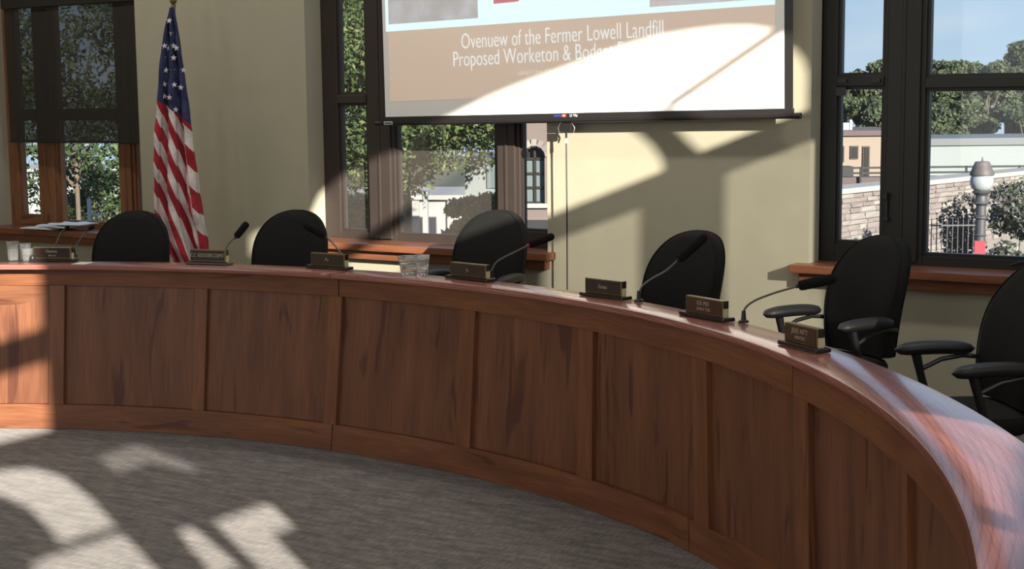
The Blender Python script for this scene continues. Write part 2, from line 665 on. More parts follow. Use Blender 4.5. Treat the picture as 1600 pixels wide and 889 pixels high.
# unseen right wall: arched window and small openings shaped to cast the sun patches
BIG = [(2.6, 4.0), (4.79, 4.0), (4.77, 4.11), (4.72, 4.22), (4.66, 4.32), (4.58, 4.44), (4.72, 4.40), (4.84, 4.27), (4.90, 4.15), (4.97, 4.03),
       (5.50, 4.03), (5.50, 4.27), (5.48, 4.37), (5.43, 4.48), (5.28, 4.58), (5.25, 4.61), (5.13, 4.71), (4.98, 4.80), (4.82, 4.87), (4.66, 4.93), (4.50, 4.97), (4.38, 4.99), (4.24, 5.00), (4.07, 5.02), (3.88, 5.04), (3.70, 5.05), (3.50, 5.04),
       (2.95, 5.06), (2.72, 4.95), (2.6, 4.80)]
HOLES = [BIG,
         [(4.10, 2.4), (4.66, 2.4), (4.66, 3.80), (4.10, 3.80)],
         [(5.09, 2.4), (5.60, 2.4), (5.60, 3.82), (5.09, 3.82)],
         [(2.15, 4.66), (2.27, 4.66), (2.27, 4.84), (2.15, 4.84)],
         [(-1.5, 4.05), (-.33, 4.05), (-.33, 4.6), (-1.5, 4.6)],
         [(-1.5, 3.40), (-.33, 3.40), (-.33, 3.84), (-1.5, 3.84)],
         [(-1.4, 3.20), (-.77, 3.20), (-.58, 3.16), (-.42, 3.05), (-.33, 2.88), (-.29, 2.70), (-.63, 2.70), (-.64, 2.78), (-.70, 2.93), (-.82, 3.04), (-1.4, 3.06)],
         [(-.80, 2.05), (-.22, 2.05), (-.22, 2.45), (-.28, 2.665), (-.80, 2.665)],
         [(0.0, 2.36), (.17, 2.36), (.10, 2.59), (-.01, 2.59)],
         [(.28, 2.0), (.46, 2.0), (.46, 2.43), (.61, 2.44), (.61, 2.58), (.21, 2.58)],
         [(-.10, 2.97), (.15, 2.99), (.34, 2.86), (.42, 2.87), (.16, 3.14), (-.16, 3.12)],
         [(1.88, 2.32), (1.95, 2.28), (2.02, 2.21), (1.97, 2.165), (1.26, 2.098), (1.29, 2.14), (1.47, 2.18), (1.69, 2.25)],
         [(1.17, 2.12), (1.20, 2.085), (.92, 2.07), (.88, 2.095), (1.02, 2.103)]]
wr = sheet_with_holes('wall_right', [(YF - .3, 0), (YO, 0), (YO, ZC), (YF - .3, ZC)], HOLES, XR, .03, M['plaster'])
wr['kind'] = 'structure'
win4 = structure('window_4')
bars = MB()


def bar(p, q, wd):
    P, Q = Vector((XR, *p)), Vector((XR, *q))
    d = (Q - P) / 2
    bars.obox((P + Q) / 2, d, Vector((.01, 0, 0)), d.normalized().cross(Vector((1, 0, 0))) * wd / 2)


bar((2.6, 4.27), (3.82, 4.62), .12)
bar((4.71, 4.42), (5.26, 4.62), .05)
bars.build('muntin', M['dark_frame'], win4)
MB().box(XR + .03, XR + .034, 4.05, 5.65, 2.35, 3.9).build('blind', M['blind_cloth'], win4)
for a, b_, c_, d_ in ((2.1, 5.7, 3.95, 5.2), (-1.6, .7, 1.95, 4.7), (.8, 2.1, 2.0, 2.4)):
    MB().box(XR + .02, XR + .024, a, b_, c_, d_).build('pane', M['glass'], win4)
MB().box(XR + .03, XR + .034, -.2, .45, 2.8, 3.18).build('frosted_pane', M['blind_cloth'], win4)


# ---------------------------------------------------------------- windows of the back wall
def window(name, panes, fm, y=9.65, glass='glass', x0=0, x1=0, zb=.78, gb=None):
    """panes: (x0, x1, z0, z1, glass) sashes; mullions fill what lies between"""
    W = structure(name)
    d = .10
    # outer frame and mullions, each its own piece
    xs = [x0] + [v for q in panes for v in (q[0], q[1])] + [x1]
    for i in range(0, len(xs), 2):
        a, b_ = xs[i], xs[i + 1]
        nm = 'jamb' if i in (0, len(xs) - 2) else 'mullion'
        mb = MB().box(a, b_, y, y + d, zb, HEAD)
        if b_ - a > .18:
            mb.box(a + .03, b_ - .03, y - .025, y + .01, zb + .05, HEAD)
            mb.box((a + b_) / 2 - .012, (a + b_) / 2 + .012, y - .032, y, zb + .05, HEAD)
        mb.build(nm, fm, W, bevel=.004)
    for (a, b_, z0, z1, zt, g) in panes:
        MB().box(a, b_, y, y + d, zb, z0).build('bottom_rail', fm, W, bevel=.004)
        MB().box(a, b_, y, y + d, 3.8, HEAD).build('top_rail', fm, W, bevel=.004)
        MB().box(a, b_, y - .012, y + d - .02, zt - .034, zt + .034).build('transom', fm, W, bevel=.004)
        ft = .022
        for (lo, hi) in ((z0, zt - .034), (zt + .034, 3.8)):
            sash = MB()
            sash.box(a, a + ft, y + .02, y + .07, lo, hi).box(b_ - ft, b_, y + .02, y + .07, lo, hi)
            sash.box(a + ft, b_ - ft, y + .02, y + .07, lo, lo + ft).box(a + ft, b_ - ft, y + .02, y + .07, hi - ft, hi)
            s_ = sash.build('sash', fm, W)
            MB().box(a + ft * .5, b_ - ft * .5, y + .044, y + .050, lo + ft * .5, hi - ft * .5).build('pane', M[g], s_)
    return W


def sill(W, x0, x1, top, m):
    MB().box(x0, x1, 9.31, 9.66, top - .055, top).build('window_sill', m, W, bevel=.006)
    MB().box(x0 + .05, x1 - .05, 9.37, 9.449, top - .13, top - .056).build('sill_apron', m, W, bevel=.005)


W1 = window('window_1', [(-11.96, -11.67, .87, 0, 1.86, 'glass'), (-11.39, -10.55, .83, 0, 1.86, 'glass'), (-10.34, -10.08, .87, 0, 1.86, 'glass')], M['left_frame'], x0=-12.10, x1=-10.05, zb=.76)
sill(W1, -12.25, -9.98, .785, M['sill_wood'])
W2 = window('window_2', [(-7.92, -7.62, .875, 0, 1.97, 'screened_glass'), (-7.34, -6.36, .862, 0, 1.97, 'screened_glass'), (-6.14, -5.85, .94, 0, 1.97, 'hazy_glass')], M['mid_frame'], x0=-8.085, x1=-5.77, zb=.78)
sill(W2, -8.14, -5.70, .815, M['sill_wood'])
W3 = window('window_3', [(-3.605, -3.28, .955, 0, 2.045, 'hazy_glass'), (-3.005, -1.76, .895, 0, 2.025, 'hazy_glass'), (-1.49, -1.17, .955, 0, 2.045, 'hazy_glass')], M['dark_frame'], x0=-3.715, x1=-1.06, zb=.80)
sill(W3, -3.80, -.98, .83, M['sill_wood'])
# casement hardware of the right window
h = MB()
h.box(-3.245, -3.225, 9.60, 9.625, 1.14, 1.30)
h.box(-3.255, -3.215, 9.585, 9.605, 1.12, 1.15)
h.box(-3.250, -3.220, 9.57, 9.60, 1.27, 1.31)
h.build('casement_handle', M['black_metal'], W3, bevel=.003)
h = MB()
h.tube([(-2.42, 9.615, .865), (-2.35, 9.59, .89), (-2.24, 9.585, .885), (-2.12, 9.60, .87)], .009, 6)
h.box(-2.30, -2.18, 9.60, 9.65, .845, .885)
h.build('crank_handle', M['black_metal'], W3)
for xx in (-3.56, -3.33):
    MB().box(xx - .03, xx + .03, 9.618, 9.64, 2.035, 2.055).build('latch', M['black_metal'], W3)
MB().box(-3.60, -3.53, 9.615, 9.64, 1.95, 2.005).build('stay_bracket', M['black_metal'], W3)
# plaster reveals are the wall's own thickness; a thin red-brown trim strip stands beside the right window
MB().box(-3.735, -3.71, 9.63, 9.66, .83, HEAD).build('trim_strip', M['left_frame'], W3)
# front windows behind the camera: plain frames with panes
for k, xc in enumerate((-9.8, -5.6, -1.4)):
    Wf = structure('window_%d' % (k + 5))
    fm = MB()
    for a in (-.95, -.03, .89):
        fm.box(xc + a, xc + a + .06, YF - .2, YF - .1, .9, 4.3)
    for z in (.9, 2.6, 4.24):
        fm.box(xc - .95, xc + .95, YF - .2, YF - .1, z, z + .06)
    fm.build('frame', M['dark_frame'], Wf)
    for a in (-.46, .46):
        for z in (1.78, 3.45):
            MB().box(xc + a - .43, xc + a + .43, YF - .152, YF - .148, z - .82, z + .80).build('pane', M['glass'], Wf)

# ---------------------------------------------------------------- roller shade in the left window
rs = thing('roller_shade', 'charcoal mesh roller shade pulled halfway down over the left window', 'shade', (-10.96, 9.49, 2.86))
MB().box(-.90, .90, -.002, .002, -1.245, .0).build('shade_cloth', M['shade_cloth'], rs)
hb = MB()
hb.tube([(-.90, 0, -1.252), (.90, 0, -1.252)], .012, 8)
hb.build('hem_bar', M['screen_black'], rs)
hb = MB()
hb.box(-.90, .90, -.04, .04, 0, .10)
hb.build('headbox', M['screen_black'], rs, bevel=.006)

# ---------------------------------------------------------------- projection screen
sc = thing('projection_screen', 'pull-down projection screen showing a tan slide with white lettering', 'screen', (-5.491, 9.31, 1.8394))
sc.scale = (1.0075, 1.0075, 1.0075)
sc.rotation_euler = (0, math.radians(-.75), 0)
TOPZ = 2.6
MB().box(-1.66, 1.64, -.001, .001, 0, TOPZ).build('screen_fabric', M['screen_cloth'], sc)
for a, b_ in ((1.64, 1.70), (-1.675, -1.66)):
    MB().box(a, b_, -.0012, .0012, 0, TOPZ).build('black_border', M['screen_black'], sc)
hb = MB()
hb.box(-1.70, 1.70, -.02, .02, -.035, .008)
hb.tube([(-1.72, 0, -.042), (1.72, 0, -.042)], .019, 12)
hb.build('hem_bar', M['screen_black'], sc, smooth=True)
for s_ in (-1, 1):
    c_ = MB().tube([(s_ * 1.72, 0, -.042), (s_ * 1.755, 0, -.042)], .021, 12)
    c_.build('end_cap', M['black_plastic'], sc, smooth=True)
MB().box(-1.66, -1.58, -.0225, -.02, -.05, -.028).build('end_label', M['paper'], sc)
MB().box(-1.655, -1.585, -.024, -.0225, -.045, -.034).build('end_label_print', M['screen_black'], sc)
cas = MB()
cas.box(-1.78, 1.78, -.06, .07, TOPZ, TOPZ + .13)
cas.build('roller_case', M['screen_black'], sc, bevel=.01)
for s_ in (-1, 1):
    MB().box(s_ * 1.5 - .03, s_ * 1.5 + .03, .06, .136, TOPZ + .02, TOPZ + .11).build('wall_bracket', M['black_metal'], sc)
# maker's mark on the bar
MB().box(-.12, -.055, -.0222, -.0200, -.018, -.001).build('logo_blue', mat('logo_blue', (.03, .05, .22), .4), sc)
MB().box(-.052, -.018, -.0222, -.0200, -.019, .001).build('logo_red', mat('logo_red', (.65, .08, .05), .4), sc)
MB().box(-.042, -.028, -.0228, -.0222, -.013, -.005).build('logo_white', M['paper'], sc)
TXM = Matrix(((1, 0, 0, 0), (0, 0, -1, 0), (0, 1, 0, 0), (0, 0, 0, 1)))   # text upright facing -Y
text_mesh('logo_letters', 'U Vis', .03, M['paper'], sc, Matrix.Translation((.045, -.0205, -.019)) @ TXM, .001)
# the projected slide lies on the fabric
Y1, Y2, Y3 = -.0022, -.0030, -.0040


def flat(name, pts, y, m):
    mb = MB()
    mb.face([(p[0], y, p[1]) for p in pts])
    return mb.build(name, m, sc, merge=False)


flat('slide_header', [(-1.63, .66), (1.575, .685), (1.575, 1.5), (-1.63, 1.5)], Y1, M['slide_pale'])
flat('slide_body', [(-1.61, .125), (1.575, .145), (1.575, .684), (-1.61, .659)], Y1, M['slide_tan'])
flat('slide_photo', [(-1.60, .715), (-.77, .72), (-.77, 1.45), (-1.60, 1.45)], Y2, M['slide_photo'])
flat('slide_photo', [(.655, .72), (1.45, .725), (1.45, 1.45), (.655, 1.45)], Y2, M['slide_photo2'])
flat('slide_emblem', [(-.63, .815), (-.41, .82), (-.41, 1.0), (-.63, 1.0)], Y2, M['slide_red'])
tilt = Matrix.Rotation(-math.radians(.6), 4, 'Y')
text_mesh('slide_title', 'Ovenuew of the Fermer Lowell Landfill', .165, M['slide_text'], sc, Matrix.Translation((-.93, Y3, .50)) @ tilt @ TXM, .0003, 'LEFT', .645, -.0022)
text_mesh('slide_subtitle', 'Proposed Worketon & Bodget Fet', .165, M['slide_text'], sc, Matrix.Translation((-1.01, Y3, .37)) @ tilt @ TXM, .0003, 'LEFT', .665, -.0022)
text_mesh('slide_caption', 'catapi i bw Co', .055, M['slide_text_dim'], sc, Matrix.Translation((-.43, Y3, .29)) @ tilt @ TXM, .0003, 'LEFT', .9)
# pull handle and cord under the bar
pc = thing('screen_pull_handle', 'metal wire pull handle with a long thin black cord hanging under the screen', 'pull handle', (-5.52, 9.31, 1.751))
hh = MB()
hh.tube([(-.045, 0, .03), (.045, 0, .03), (.07, 0, -.01), (.06, 0, -.045)], .005, 8)
hh.tube([(-.045, 0, .03), (-.07, 0, -.01), (-.06, 0, -.045), (-.045, 0, -.045)], .005, 8)
hh.build('wire_handle', M['grey_metal'], pc, smooth=True)
MB().box(-.045, .045, -.008, .008, -.035, .02).build('clip', M['black_plastic'], pc, bevel=.003)
MB().tube([(0, 0, -.03), (0, 0, -.085)], .008, 8).build('ferrule', M['black_plastic'], pc)
MB().tube([(0, 0, -.085), (0, 0, -.12)], .009, 8).build('collar', M['paper'], pc)
MB().tube([(0, 0, -.12), (.002, .0, -.7), (0, .0, -1.35)], .0055, 6).build('cord', M['black_plastic'], pc)

# ---------------------------------------------------------------- the curved council desk
CX, CY = -5.299, 1.509
ROT = -.5726


def rad_panel(th):
    t = max(-.8, th - .9)
    H_ = .1465 * t ** 3 - .1236 * t ** 2 - .1243 * t + 4.8533
    return max(H_, rad_top(th) + .012)


def rad_top(th):
    t = max(-.8, th - .9)
    return .0977 * t ** 4 + .0729 * t ** 3 - .2455 * t ** 2 - .0142 * t + 4.823


def rad_back(th):
    t = min(.8, max(-.8, th - .9))
    return .1823 * t ** 3 - .1601 * t ** 2 - .0025 * t + 5.0337


def rad_base(th):
    t = max(-.8, th - .9)
    F_ = -.1345 * t ** 2 + .1537 * t + 4.8204
    Rt = rad_panel(th)
    return min(Rt + .02, max(Rt - .10, F_))


def P3(th, R, z):
    return Vector((CX + R * math.sin(th + ROT), CY + R * math.cos(th + ROT), z))


def rad_face(th, z):
    k = min(1, z / .862)
    return rad_base(th) * (1 - k) + rad_panel(th) * k


D2R = PI / 180


def arc_block(t0, t1, z0, z1, fr, bk, grain='arc', seg=2.0):
    """curved block; fr(th, z) and bk(th, z) give the radii of front and back"""
    n = max(1, int(math.ceil((t1 - t0) / seg)))
    ts = [(t0 + (t1 - t0) * i / n) * D2R for i in range(n + 1)]
    mb = MB()
    P, U = [], []
    for th in ts:
        a, b_, c_, d_ = P3(th, fr(th, z0), z0), P3(th, fr(th, z1), z1), P3(th, bk(th, z1), z1), P3(th, bk(th, z0), z0)
        s_ = th * 4.8
        wd_ = bk(th, z1) - fr(th, z1)
        P.append([a, b_, c_, d_, a])
        if grain == 'arc':
            U.append([(s_, z0), (s_, z1), (s_, z1 + wd_), (s_, z1 + wd_ + .1), (s_, z0)])
        else:
            U.append([(z0, s_), (z1, s_), (z1 + wd_, s_), (z1, s_), (z0, s_)])
    mb.grid(P, U)
    mb.face(P[0][:4], U[0][:4])
    mb.face(list(reversed(P[-1][:4])), list(reversed(U[-1][:4])))
    return mb


desk = thing('council_desk', 'long curved cherry-stained panelled council desk with a glossy ledge', 'desk')
A0, A1 = -6.0, 121.0
PR = .024
f_rail = lambda th, z: rad_face(th, z)
f_panel = lambda th, z: rad_face(th, z) + PR
f_back = lambda th, z: rad_face(th, z) + .05
# ledge in two lengths with a visible joint
for a, b_ in ((A0, 33.17), (33.22, A1)):
    o = arc_block(a, b_, .97, 1.0, lambda th, z: rad_top(th) - (.006 if z < .98 else 0) * 0, lambda th, z: rad_back(th), seg=1.0).build('ledge_top', M['top_wood'], desk, smooth=True, bevel=.004)
for a, b_ in ((A0, 33.15), (33.24, 75.9), (75.98, A1)):
    arc_block(a, b_, .862, .969, f_rail, f_back, seg=1.0).build('top_rail', M['rail_wood'], desk, smooth=True)
for a, b_ in ((A0, 33.15), (33.24, 64.9), (65.0, A1)):
    arc_block(a, b_, 0.004, .149, f_rail, f_back, seg=1.0).build('base_rail', M['rail_wood'], desk, smooth=True)
ST = [(-.6, .6), (10.15, 11.25), (21.4, 22.35), (32.35, 33.45), (43.75, 45.05), (54.6, 55.9), (65.5, 66.95), (76.1, 77.65), (88.4, 89.95), (99.4, 101.0), (111, 112.5)]
for a, b_ in ST:
    arc_block(a, b_, .15, .861, f_rail, f_back, 'up', 1.0).build('stile', M['rail_wood'], desk, smooth=True)
ends = [A0] + [v for q in ST for v in q] + [A1]
for i in range(0, len(ends), 2):
    arc_block(ends[i] + .02, ends[i + 1] - .02, .15, .861, f_panel, f_back, 'up', 1.0).build('panel', M['panel_wood'], desk, smooth=True)
# rear face under the ledge, the lower worktop and its supports, out of sight from the front
arc_block(A0, A1, .745, .969, lambda th, z: rad_back(th) - .04, lambda th, z: rad_back(th) - .015, seg=2).build('ledge_back', M['panel_wood'], desk, smooth=True)
arc_block(A0, A1, .715, .744, lambda th, z: rad_back(th) - .03, lambda th, z: rad_back(th) + .42, seg=2).build('worktop', M['top_wood'], desk, smooth=True)
for a in (0, 24, 48, 72, 96, 119):
    arc_block(a, a + .5, 0, .714, lambda th, z: rad_panel(th) + .06, lambda th, z: rad_back(th) + .36, 'up').build('support', M['panel_wood'], desk)


# ---------------------------------------------------------------- chairs
def cushion(profile_w, depth, n=10, dome=.0):
    pass


def superring(wx, wy, p=3.2, n=28):
    return [(wx * math.copysign(abs(math.cos(2 * PI * k / n)) ** (2 / p), math.cos(2 * PI * k / n)),
             wy * math.copysign(abs(math.sin(2 * PI * k / n)) ** (2 / p), math.sin(2 * PI * k / n))) for k in range(n)]


def make_chair(label):
    """faces -Y, origin on the floor under the column"""
    t = thing('swivel_chair', label, 'chair', group='black swivel chairs behind the desk')
    # seat
    mb = MB()
    P = []
    for z, k in ((.39, .80), (.395, .93), (.42, 1.0), (.45, 1.0), (.475, .95), (.488, .80), (.492, .4), (.492, .02)):
        P.append([(x_ * k, y_ * k - .03, z - .04 * max(0, -(y_ * k) / .25 - .55) ** 1.5) for x_, y_ in superring(.27, .26, 3.4)])
    mb.grid(P, close=True)
    mb.face(list(reversed(P[0])))
    mb.build('seat', M['black_fabric'], t, smooth=True)
    # backrest: outline swept as a padded shell
    nb = 30
    prof = []
    for i in range(nb + 1):
        s_ = i / nb                                    # 0 bottom .. 1 top
        s_ = s_ if s_ < .6 else .6 + .4 * math.sin((s_ - .6) / .4 * PI / 2)
        z = .50 + .655 * s_
        if s_ > .5:
            q = (s_ - .5) / .5
            wdt = .293 * max(0, 1 - q ** 2.5) ** (1 / 2.1)
        else:
            wdt = .258 + .035 * math.sin(min(1, s_ / .50) * PI / 2)
        prof.append((z, max(.004, wdt), .20 + .165 * s_ - .045 * math.sin(s_ * PI)))
    mb = MB()
    P = []
    n = 24
    for z, wdt, yc in prof:
        th_ = .060 * min(1, (wdt / .16)) + .006
        ring = []
        for k in range(n):
            a = 2 * PI * k / n
            cx_ = math.copysign(abs(math.cos(a)) ** (2 / 3.6), math.cos(a))
            sy_ = math.copysign(abs(math.sin(a)) ** (2 / 2.6), math.sin(a))
            x_ = wdt * cx_
            ring.append((x_, yc + th_ * sy_ - .55 * x_ * x_, z))
        P.append(ring)
    mb.grid(P, close=True)
    mb.face(list(reversed(P[0])))
    mb.face(P[-1])
    back = mb.build('backrest', M['black_fabric'], t, smooth=True)
    # piping that runs along the seam of the backrest
    for sgn in (-1, 1):
        pl = []
        for s2 in (-1, 1):
            pts = [(s2 * wdt * .945, yc + sgn * (.060 * min(1, (wdt / .16)) + .006) * .60 - .55 * (wdt * .945) ** 2, z) for z, wdt, yc in prof[:-1]]
            pl.append(pts)
        path = pl[0] + list(reversed(pl[1]))
        MB().tube(path, .0045, 6).build('piping', M['black_fabric'], back, smooth=True)
    # arms: padded rest on a loop
    for s_ in (-1, 1):
        mb = MB()
        P = []
        m_ = 14
        for i in range(m_ + 1):
            q = i / m_
            y_ = -.27 + .41 * q
            k = (1 - abs(2 * q - 1) ** 4.5) ** .5 + .02
            zc = .706 + .010 * math.sin(q * PI)
            P.append([(s_ * .315 + .046 * k * math.cos(a) - s_ * .02 * (q - .5), y_, zc + .033 * k * math.sin(a)) for a in [2 * PI * j / 14 for j in range(14)]])
        mb.grid(P, close=True)
        mb.face(list(reversed(P[0])))
        mb.face(P[-1])
        arm = mb.build('armrest', M['arm_vinyl'], t, smooth=True)
        lp = MB()
        lp.tube([(s_ * .315, -.16, .685), (s_ * .318, -.135, .59), (s_ * .322, -.095, .46), (s_ * .30, -.07, .40), (s_ * .22, -.03, .375), (s_ * .12, -.02, .37)], [.024, .020, .02, .022, .02, .018], 10)
        lp.tube([(s_ * .318, -.13, .61), (s_ * .318, -.03, .655), (s_ * .316, .08, .672), (s_ * .31, .15, .665), (s_ * .25, .215, .645)], .012, 8)
        lp.build('arm_support', M['black_plastic'], arm, smooth=True)
    mb = MB()
    mb.tube([(0, .02, .36), (0, .22, .36), (0, .30, .40), (0, .30, .52), (0, .30, .68)], [.03, .03, .032, .03, .025], 10)
    mb.build('back_bracket', M['black_plastic'], t, smooth=True)
    MB().box(-.13, .13, -.13, .13, .345, .395).build('seat_plate', M['black_metal'], t, bevel=.01)
    mb = MB()
    mb.lathe([(.028, .34), (.028, .22), (.038, .22), (.038, .09), (.0, .09)], 14)
    mb.build('gas_column', M['black_metal'], t, smooth=True)
    for k in range(5):
        a = 2 * PI * k / 5 + .3
        d = Vector((math.cos(a), math.sin(a), 0))
        leg = MB().tube([d * .02 + Vector((0, 0, .11)), d * .16 + Vector((0, 0, .10)), d * .31 + Vector((0, 0, .078))], [.03, .024, .018], 8).build('base_leg', M['black_plastic'], t, smooth=True)
        sd_ = Vector((-d.y, d.x, 0))
        cm = MB()
        c_ = d * .30 + Vector((0, 0, .028))
        for q in (-1, 1):
            cm.tube([c_ + sd_ * q * .008, c_ + sd_ * q * .028], .028, 12)
        cm.tube([c_ + Vector((0, 0, .02)), c_ + Vector((0, 0, .055))], .01, 8)
        cm.build('castor', M['black_plastic'], leg, smooth=True)
    return t


def facing(x_, y_, extra=0.):
    """rotation that turns a thing built facing -Y towards the desk's centre"""
    dx, dy = CX - x_, CY - y_
    return math.atan2(dx, -dy) + extra


CH = [(-8.17, 7.46, 0.03, 'black swivel chair in front of the left window, only its rounded back showing'),
      (-7.16, 8.02, 0.05, 'black swivel chair between the flag and the middle window'),
      (-5.86, 8.62, 0.0, 'black swivel chair in front of the middle window, beside the plastic cups'),
      (-3.95, 7.70, -.08, 'black swivel chair against the plain wall, alone between two windows'),
      (-2.94, 7.93, -.16, 'black swivel chair with both armrests showing below the right window corner'),
      (-1.895, 6.95, -.30, 'black swivel chair nearest the camera, cut by the right edge of the photo')]
first = None
for x_, y_, ex, lb in CH:
    if first is None:
        first = make_chair(lb)
        first.location = (x_, y_, 0)
        first.rotation_euler = (0, 0, facing(x_, y_, ex))
    else:
        dup(first, (x_, y_, 0), facing(x_, y_, ex), lb)

# ---------------------------------------------------------------- nameplates on the ledge
NP = [((-7.30, 5.93), (-7.03, 6.04), 'Gisovo', 'bos m', 'plate_dark', 'dark nameplate at the far left of the ledge, beside the plastic tumblers'),
      ((-6.33, 6.27), (-6.05, 6.33), 'C.C. KDOOERCOSMIT', '', 'plate_dark', 'nameplate with a wide row of pale capitals in front of the flag'),
      ((-5.57, 6.46), (-5.26, 6.44), 'Pu', '', 'plate_dark', 'almost blank nameplate in front of the chair between flag and middle window'),
      ((-4.56, 6.41), (-4.25, 6.35), 'Jv', '', 'plate_dark', 'dark nameplate right of the stacked plastic cups'),
      ((-3.57, 6.13), (-3.29, 6.05), 'Goias', '', 'plate_dark', 'dark gold-edged nameplate with slanted lettering left of the lone wall chair'),
      ((-2.86, 5.77), (-2.59, 5.64), 'GX PIX', 'SUDA YUS', 'plate_brown', 'brown nameplate with two lines of gold capitals below the lone wall chair'),
      ((-2.18, 5.24), (-1.97, 5.10), 'JEEE NTT', 'MAYOC', 'plate_brown', 'brown nameplate nearest the camera, at the right end of the row')]
for (a, b_, t1, t2, fm, lb) in NP:
    A_, B_ = Vector((*a, 0)), Vector((*b_, 0))
    d = (B_ - A_)
    L_ = d.length
    u = d.normalized()
    nrm = Vector((-u.y, u.x, 0))                      # away from the viewer
    t = thing('nameplate', lb, 'nameplate', A_ + d * .5 + nrm * .035 + Vector((0, 0, 1.0)), math.atan2(u.y, u.x), 'nameplates along the ledge')
    MB().box(-L_ / 2, L_ / 2, -.035, .035, .001, .018).build('base', M['plate_base'], t, bevel=.005)
    w2 = L_ * .425
    MB().box(-w2, w2, -.014, .014, .0182, .088).build('gold_block', M['gold'], t, bevel=.002)
    MB().box(-w2 + .005, w2 - .012, -.0165, -.0141, .024, .083).build('face_plate', M[fm], t)
    MB().box(w2, w2 + .0025, -.0135, .0135, .0185, .055).build('end_cap', M['pale_gold'], t)
    MB().box(w2, w2 + .0025, -.0135, .0135, .056, .088).build('end_cap', M['plate_base'], t)
    if t2:
        text_mesh('lettering', t1, .026, M['lettering'], t, Matrix.Translation((-.005, -.0167, .056)) @ TXM, .0005)
        text_mesh('lettering', t2, .019, M['lettering'], t, Matrix.Translation((-.002, -.0167, .034)) @ TXM, .0005)
    else:
        sz = .031 if len(t1) > 8 else .026
        text_mesh('lettering', t1, sz, M['lettering'], t, Matrix.Translation((-.003, -.0167, .045)) @ TXM, .0005, sx=.74 if len(t1) > 8 else 1.)


# ---------------------------------------------------------------- gooseneck microphones
def bez(pts, n=7):
    """Catmull-Rom through the points"""
    P = [Vector(p) for p in pts]
    P = [P[0] * 2 - P[1]] + P + [P[-1] * 2 - P[-2]]
    out = []
    for i in range(1, len(P) - 2):
        for k in range(n):
            t = k / n
            a, b_, c_, d_ = P[i - 1:i + 3]
            out.append(.5 * (2 * b_ + (c_ - a) * t + (2 * a - 5 * b_ + 4 * c_ - d_) * t * t + (3 * b_ - a - 3 * c_ + d_) * t ** 3))
    out.append(P[-2])
    return out


def microphone(base, pts, head_r, lb, ring='black_metal'):
    """pts absolute: neck points, the last two are the ends of the foam head"""
    B = Vector(base)
    t = thing('gooseneck_microphone', lb, 'microphone', B, 0, 'gooseneck microphones along the ledge')
    loc = [Vector(p) - B for p in pts]
    neck = [Vector((0, 0, .008))] + loc[:-1]
    neck[1] = Vector((neck[1].x * .4, neck[1].y * .4, max(.03, neck[1].z)))
    MB().lathe([(0.0001, .0), (.022, .0), (.022, .007), (.011, .012), (.008, .05), (.0001, .05)], 14).build('mount', M['black_metal'], t, smooth=True)
    MB().tube(bez(neck), .0048, 8).build('gooseneck', M['grey_metal'], t, smooth=True)
    a, b_ = loc[-2], loc[-1]
    d = (b_ - a).normalized()
    L_ = (b_ - a).length
    MB().tube([a - d * .012, a + d * .01], .0085, 10).build('ring', M[ring], t, smooth=True)
    prof = [(0, .7), (.04, .92), (.12, 1), (.5, 1.02), (.85, 1.0), (.94, .88), (.985, .6), (1, .2)]
    MB().tube([a + d * L_ * q for q, _ in prof], [head_r * r for _, r in prof], 14).build('foam_head', M['foam'], t, smooth=True)
    return t


microphone((-7.44, 6.24, 1.0), [(-7.445, 6.25, 1.03), (-7.445, 6.26, 1.065), (-7.42, 6.29, 1.145), (-7.40, 6.31, 1.17), (-7.385, 6.325, 1.183)], .010, 'microphone left of the leftmost nameplate, its head lost against the papers')
microphone((-7.30, 6.28, 1.0), [(-7.30, 6.28, 1.04), (-7.295, 6.30, 1.075), (-7.28, 6.34, 1.13), (-7.26, 6.37, 1.165), (-7.235, 6.395, 1.182)], .012, 'microphone rising behind the leftmost nameplate')
microphone((-6.22, 6.485, 1.0), [(-6.219, 6.485, 1.027), (-6.226, 6.506, 1.075), (-6.22, 6.539, 1.115), (-6.207, 6.575, 1.142), (-6.170, 6.64, 1.225)], .021, 'microphone leaning right beside the flag, against the bare wall')
microphone((-5.47, 6.68, 1.0), [(-5.478, 6.677, 1.04), (-5.492, 6.688, 1.065), (-5.542, 6.676, 1.124), (-5.589, 6.664, 1.164), (-5.70, 6.61, 1.232)], .021, 'microphone leaning left across the chair between flag and window')
microphone((-4.30, 6.47, 1.0), [(-4.299, 6.471, 1.02), (-4.305, 6.489, 1.056), (-4.290, 6.519, 1.095), (-4.241, 6.581, 1.132), (-4.175, 6.649, 1.174), (-4.075, 6.74, 1.221)], .020, 'microphone with a red ring stretching right over the middle window sill', 'red_ring')
microphone((-3.22, 6.085, 1.0), [(-3.221, 6.085, 1.02), (-3.217, 6.109, 1.066), (-3.187, 6.148, 1.1), (-3.138, 6.197, 1.135), (-3.095, 6.245, 1.185), (-2.990, 6.325, 1.298)], .022, 'microphone rising diagonally across the lone wall chair')
microphone((-2.523, 5.703, 1.0), [(-2.523, 5.703, 1.02), (-2.526, 5.723, 1.056), (-2.500, 5.758, 1.086), (-2.431, 5.81, 1.118), (-2.347, 5.869, 1.146), (-2.215, 5.95, 1.178)], .0225, 'microphone nearest the camera, reaching right towards the armchair below the window')


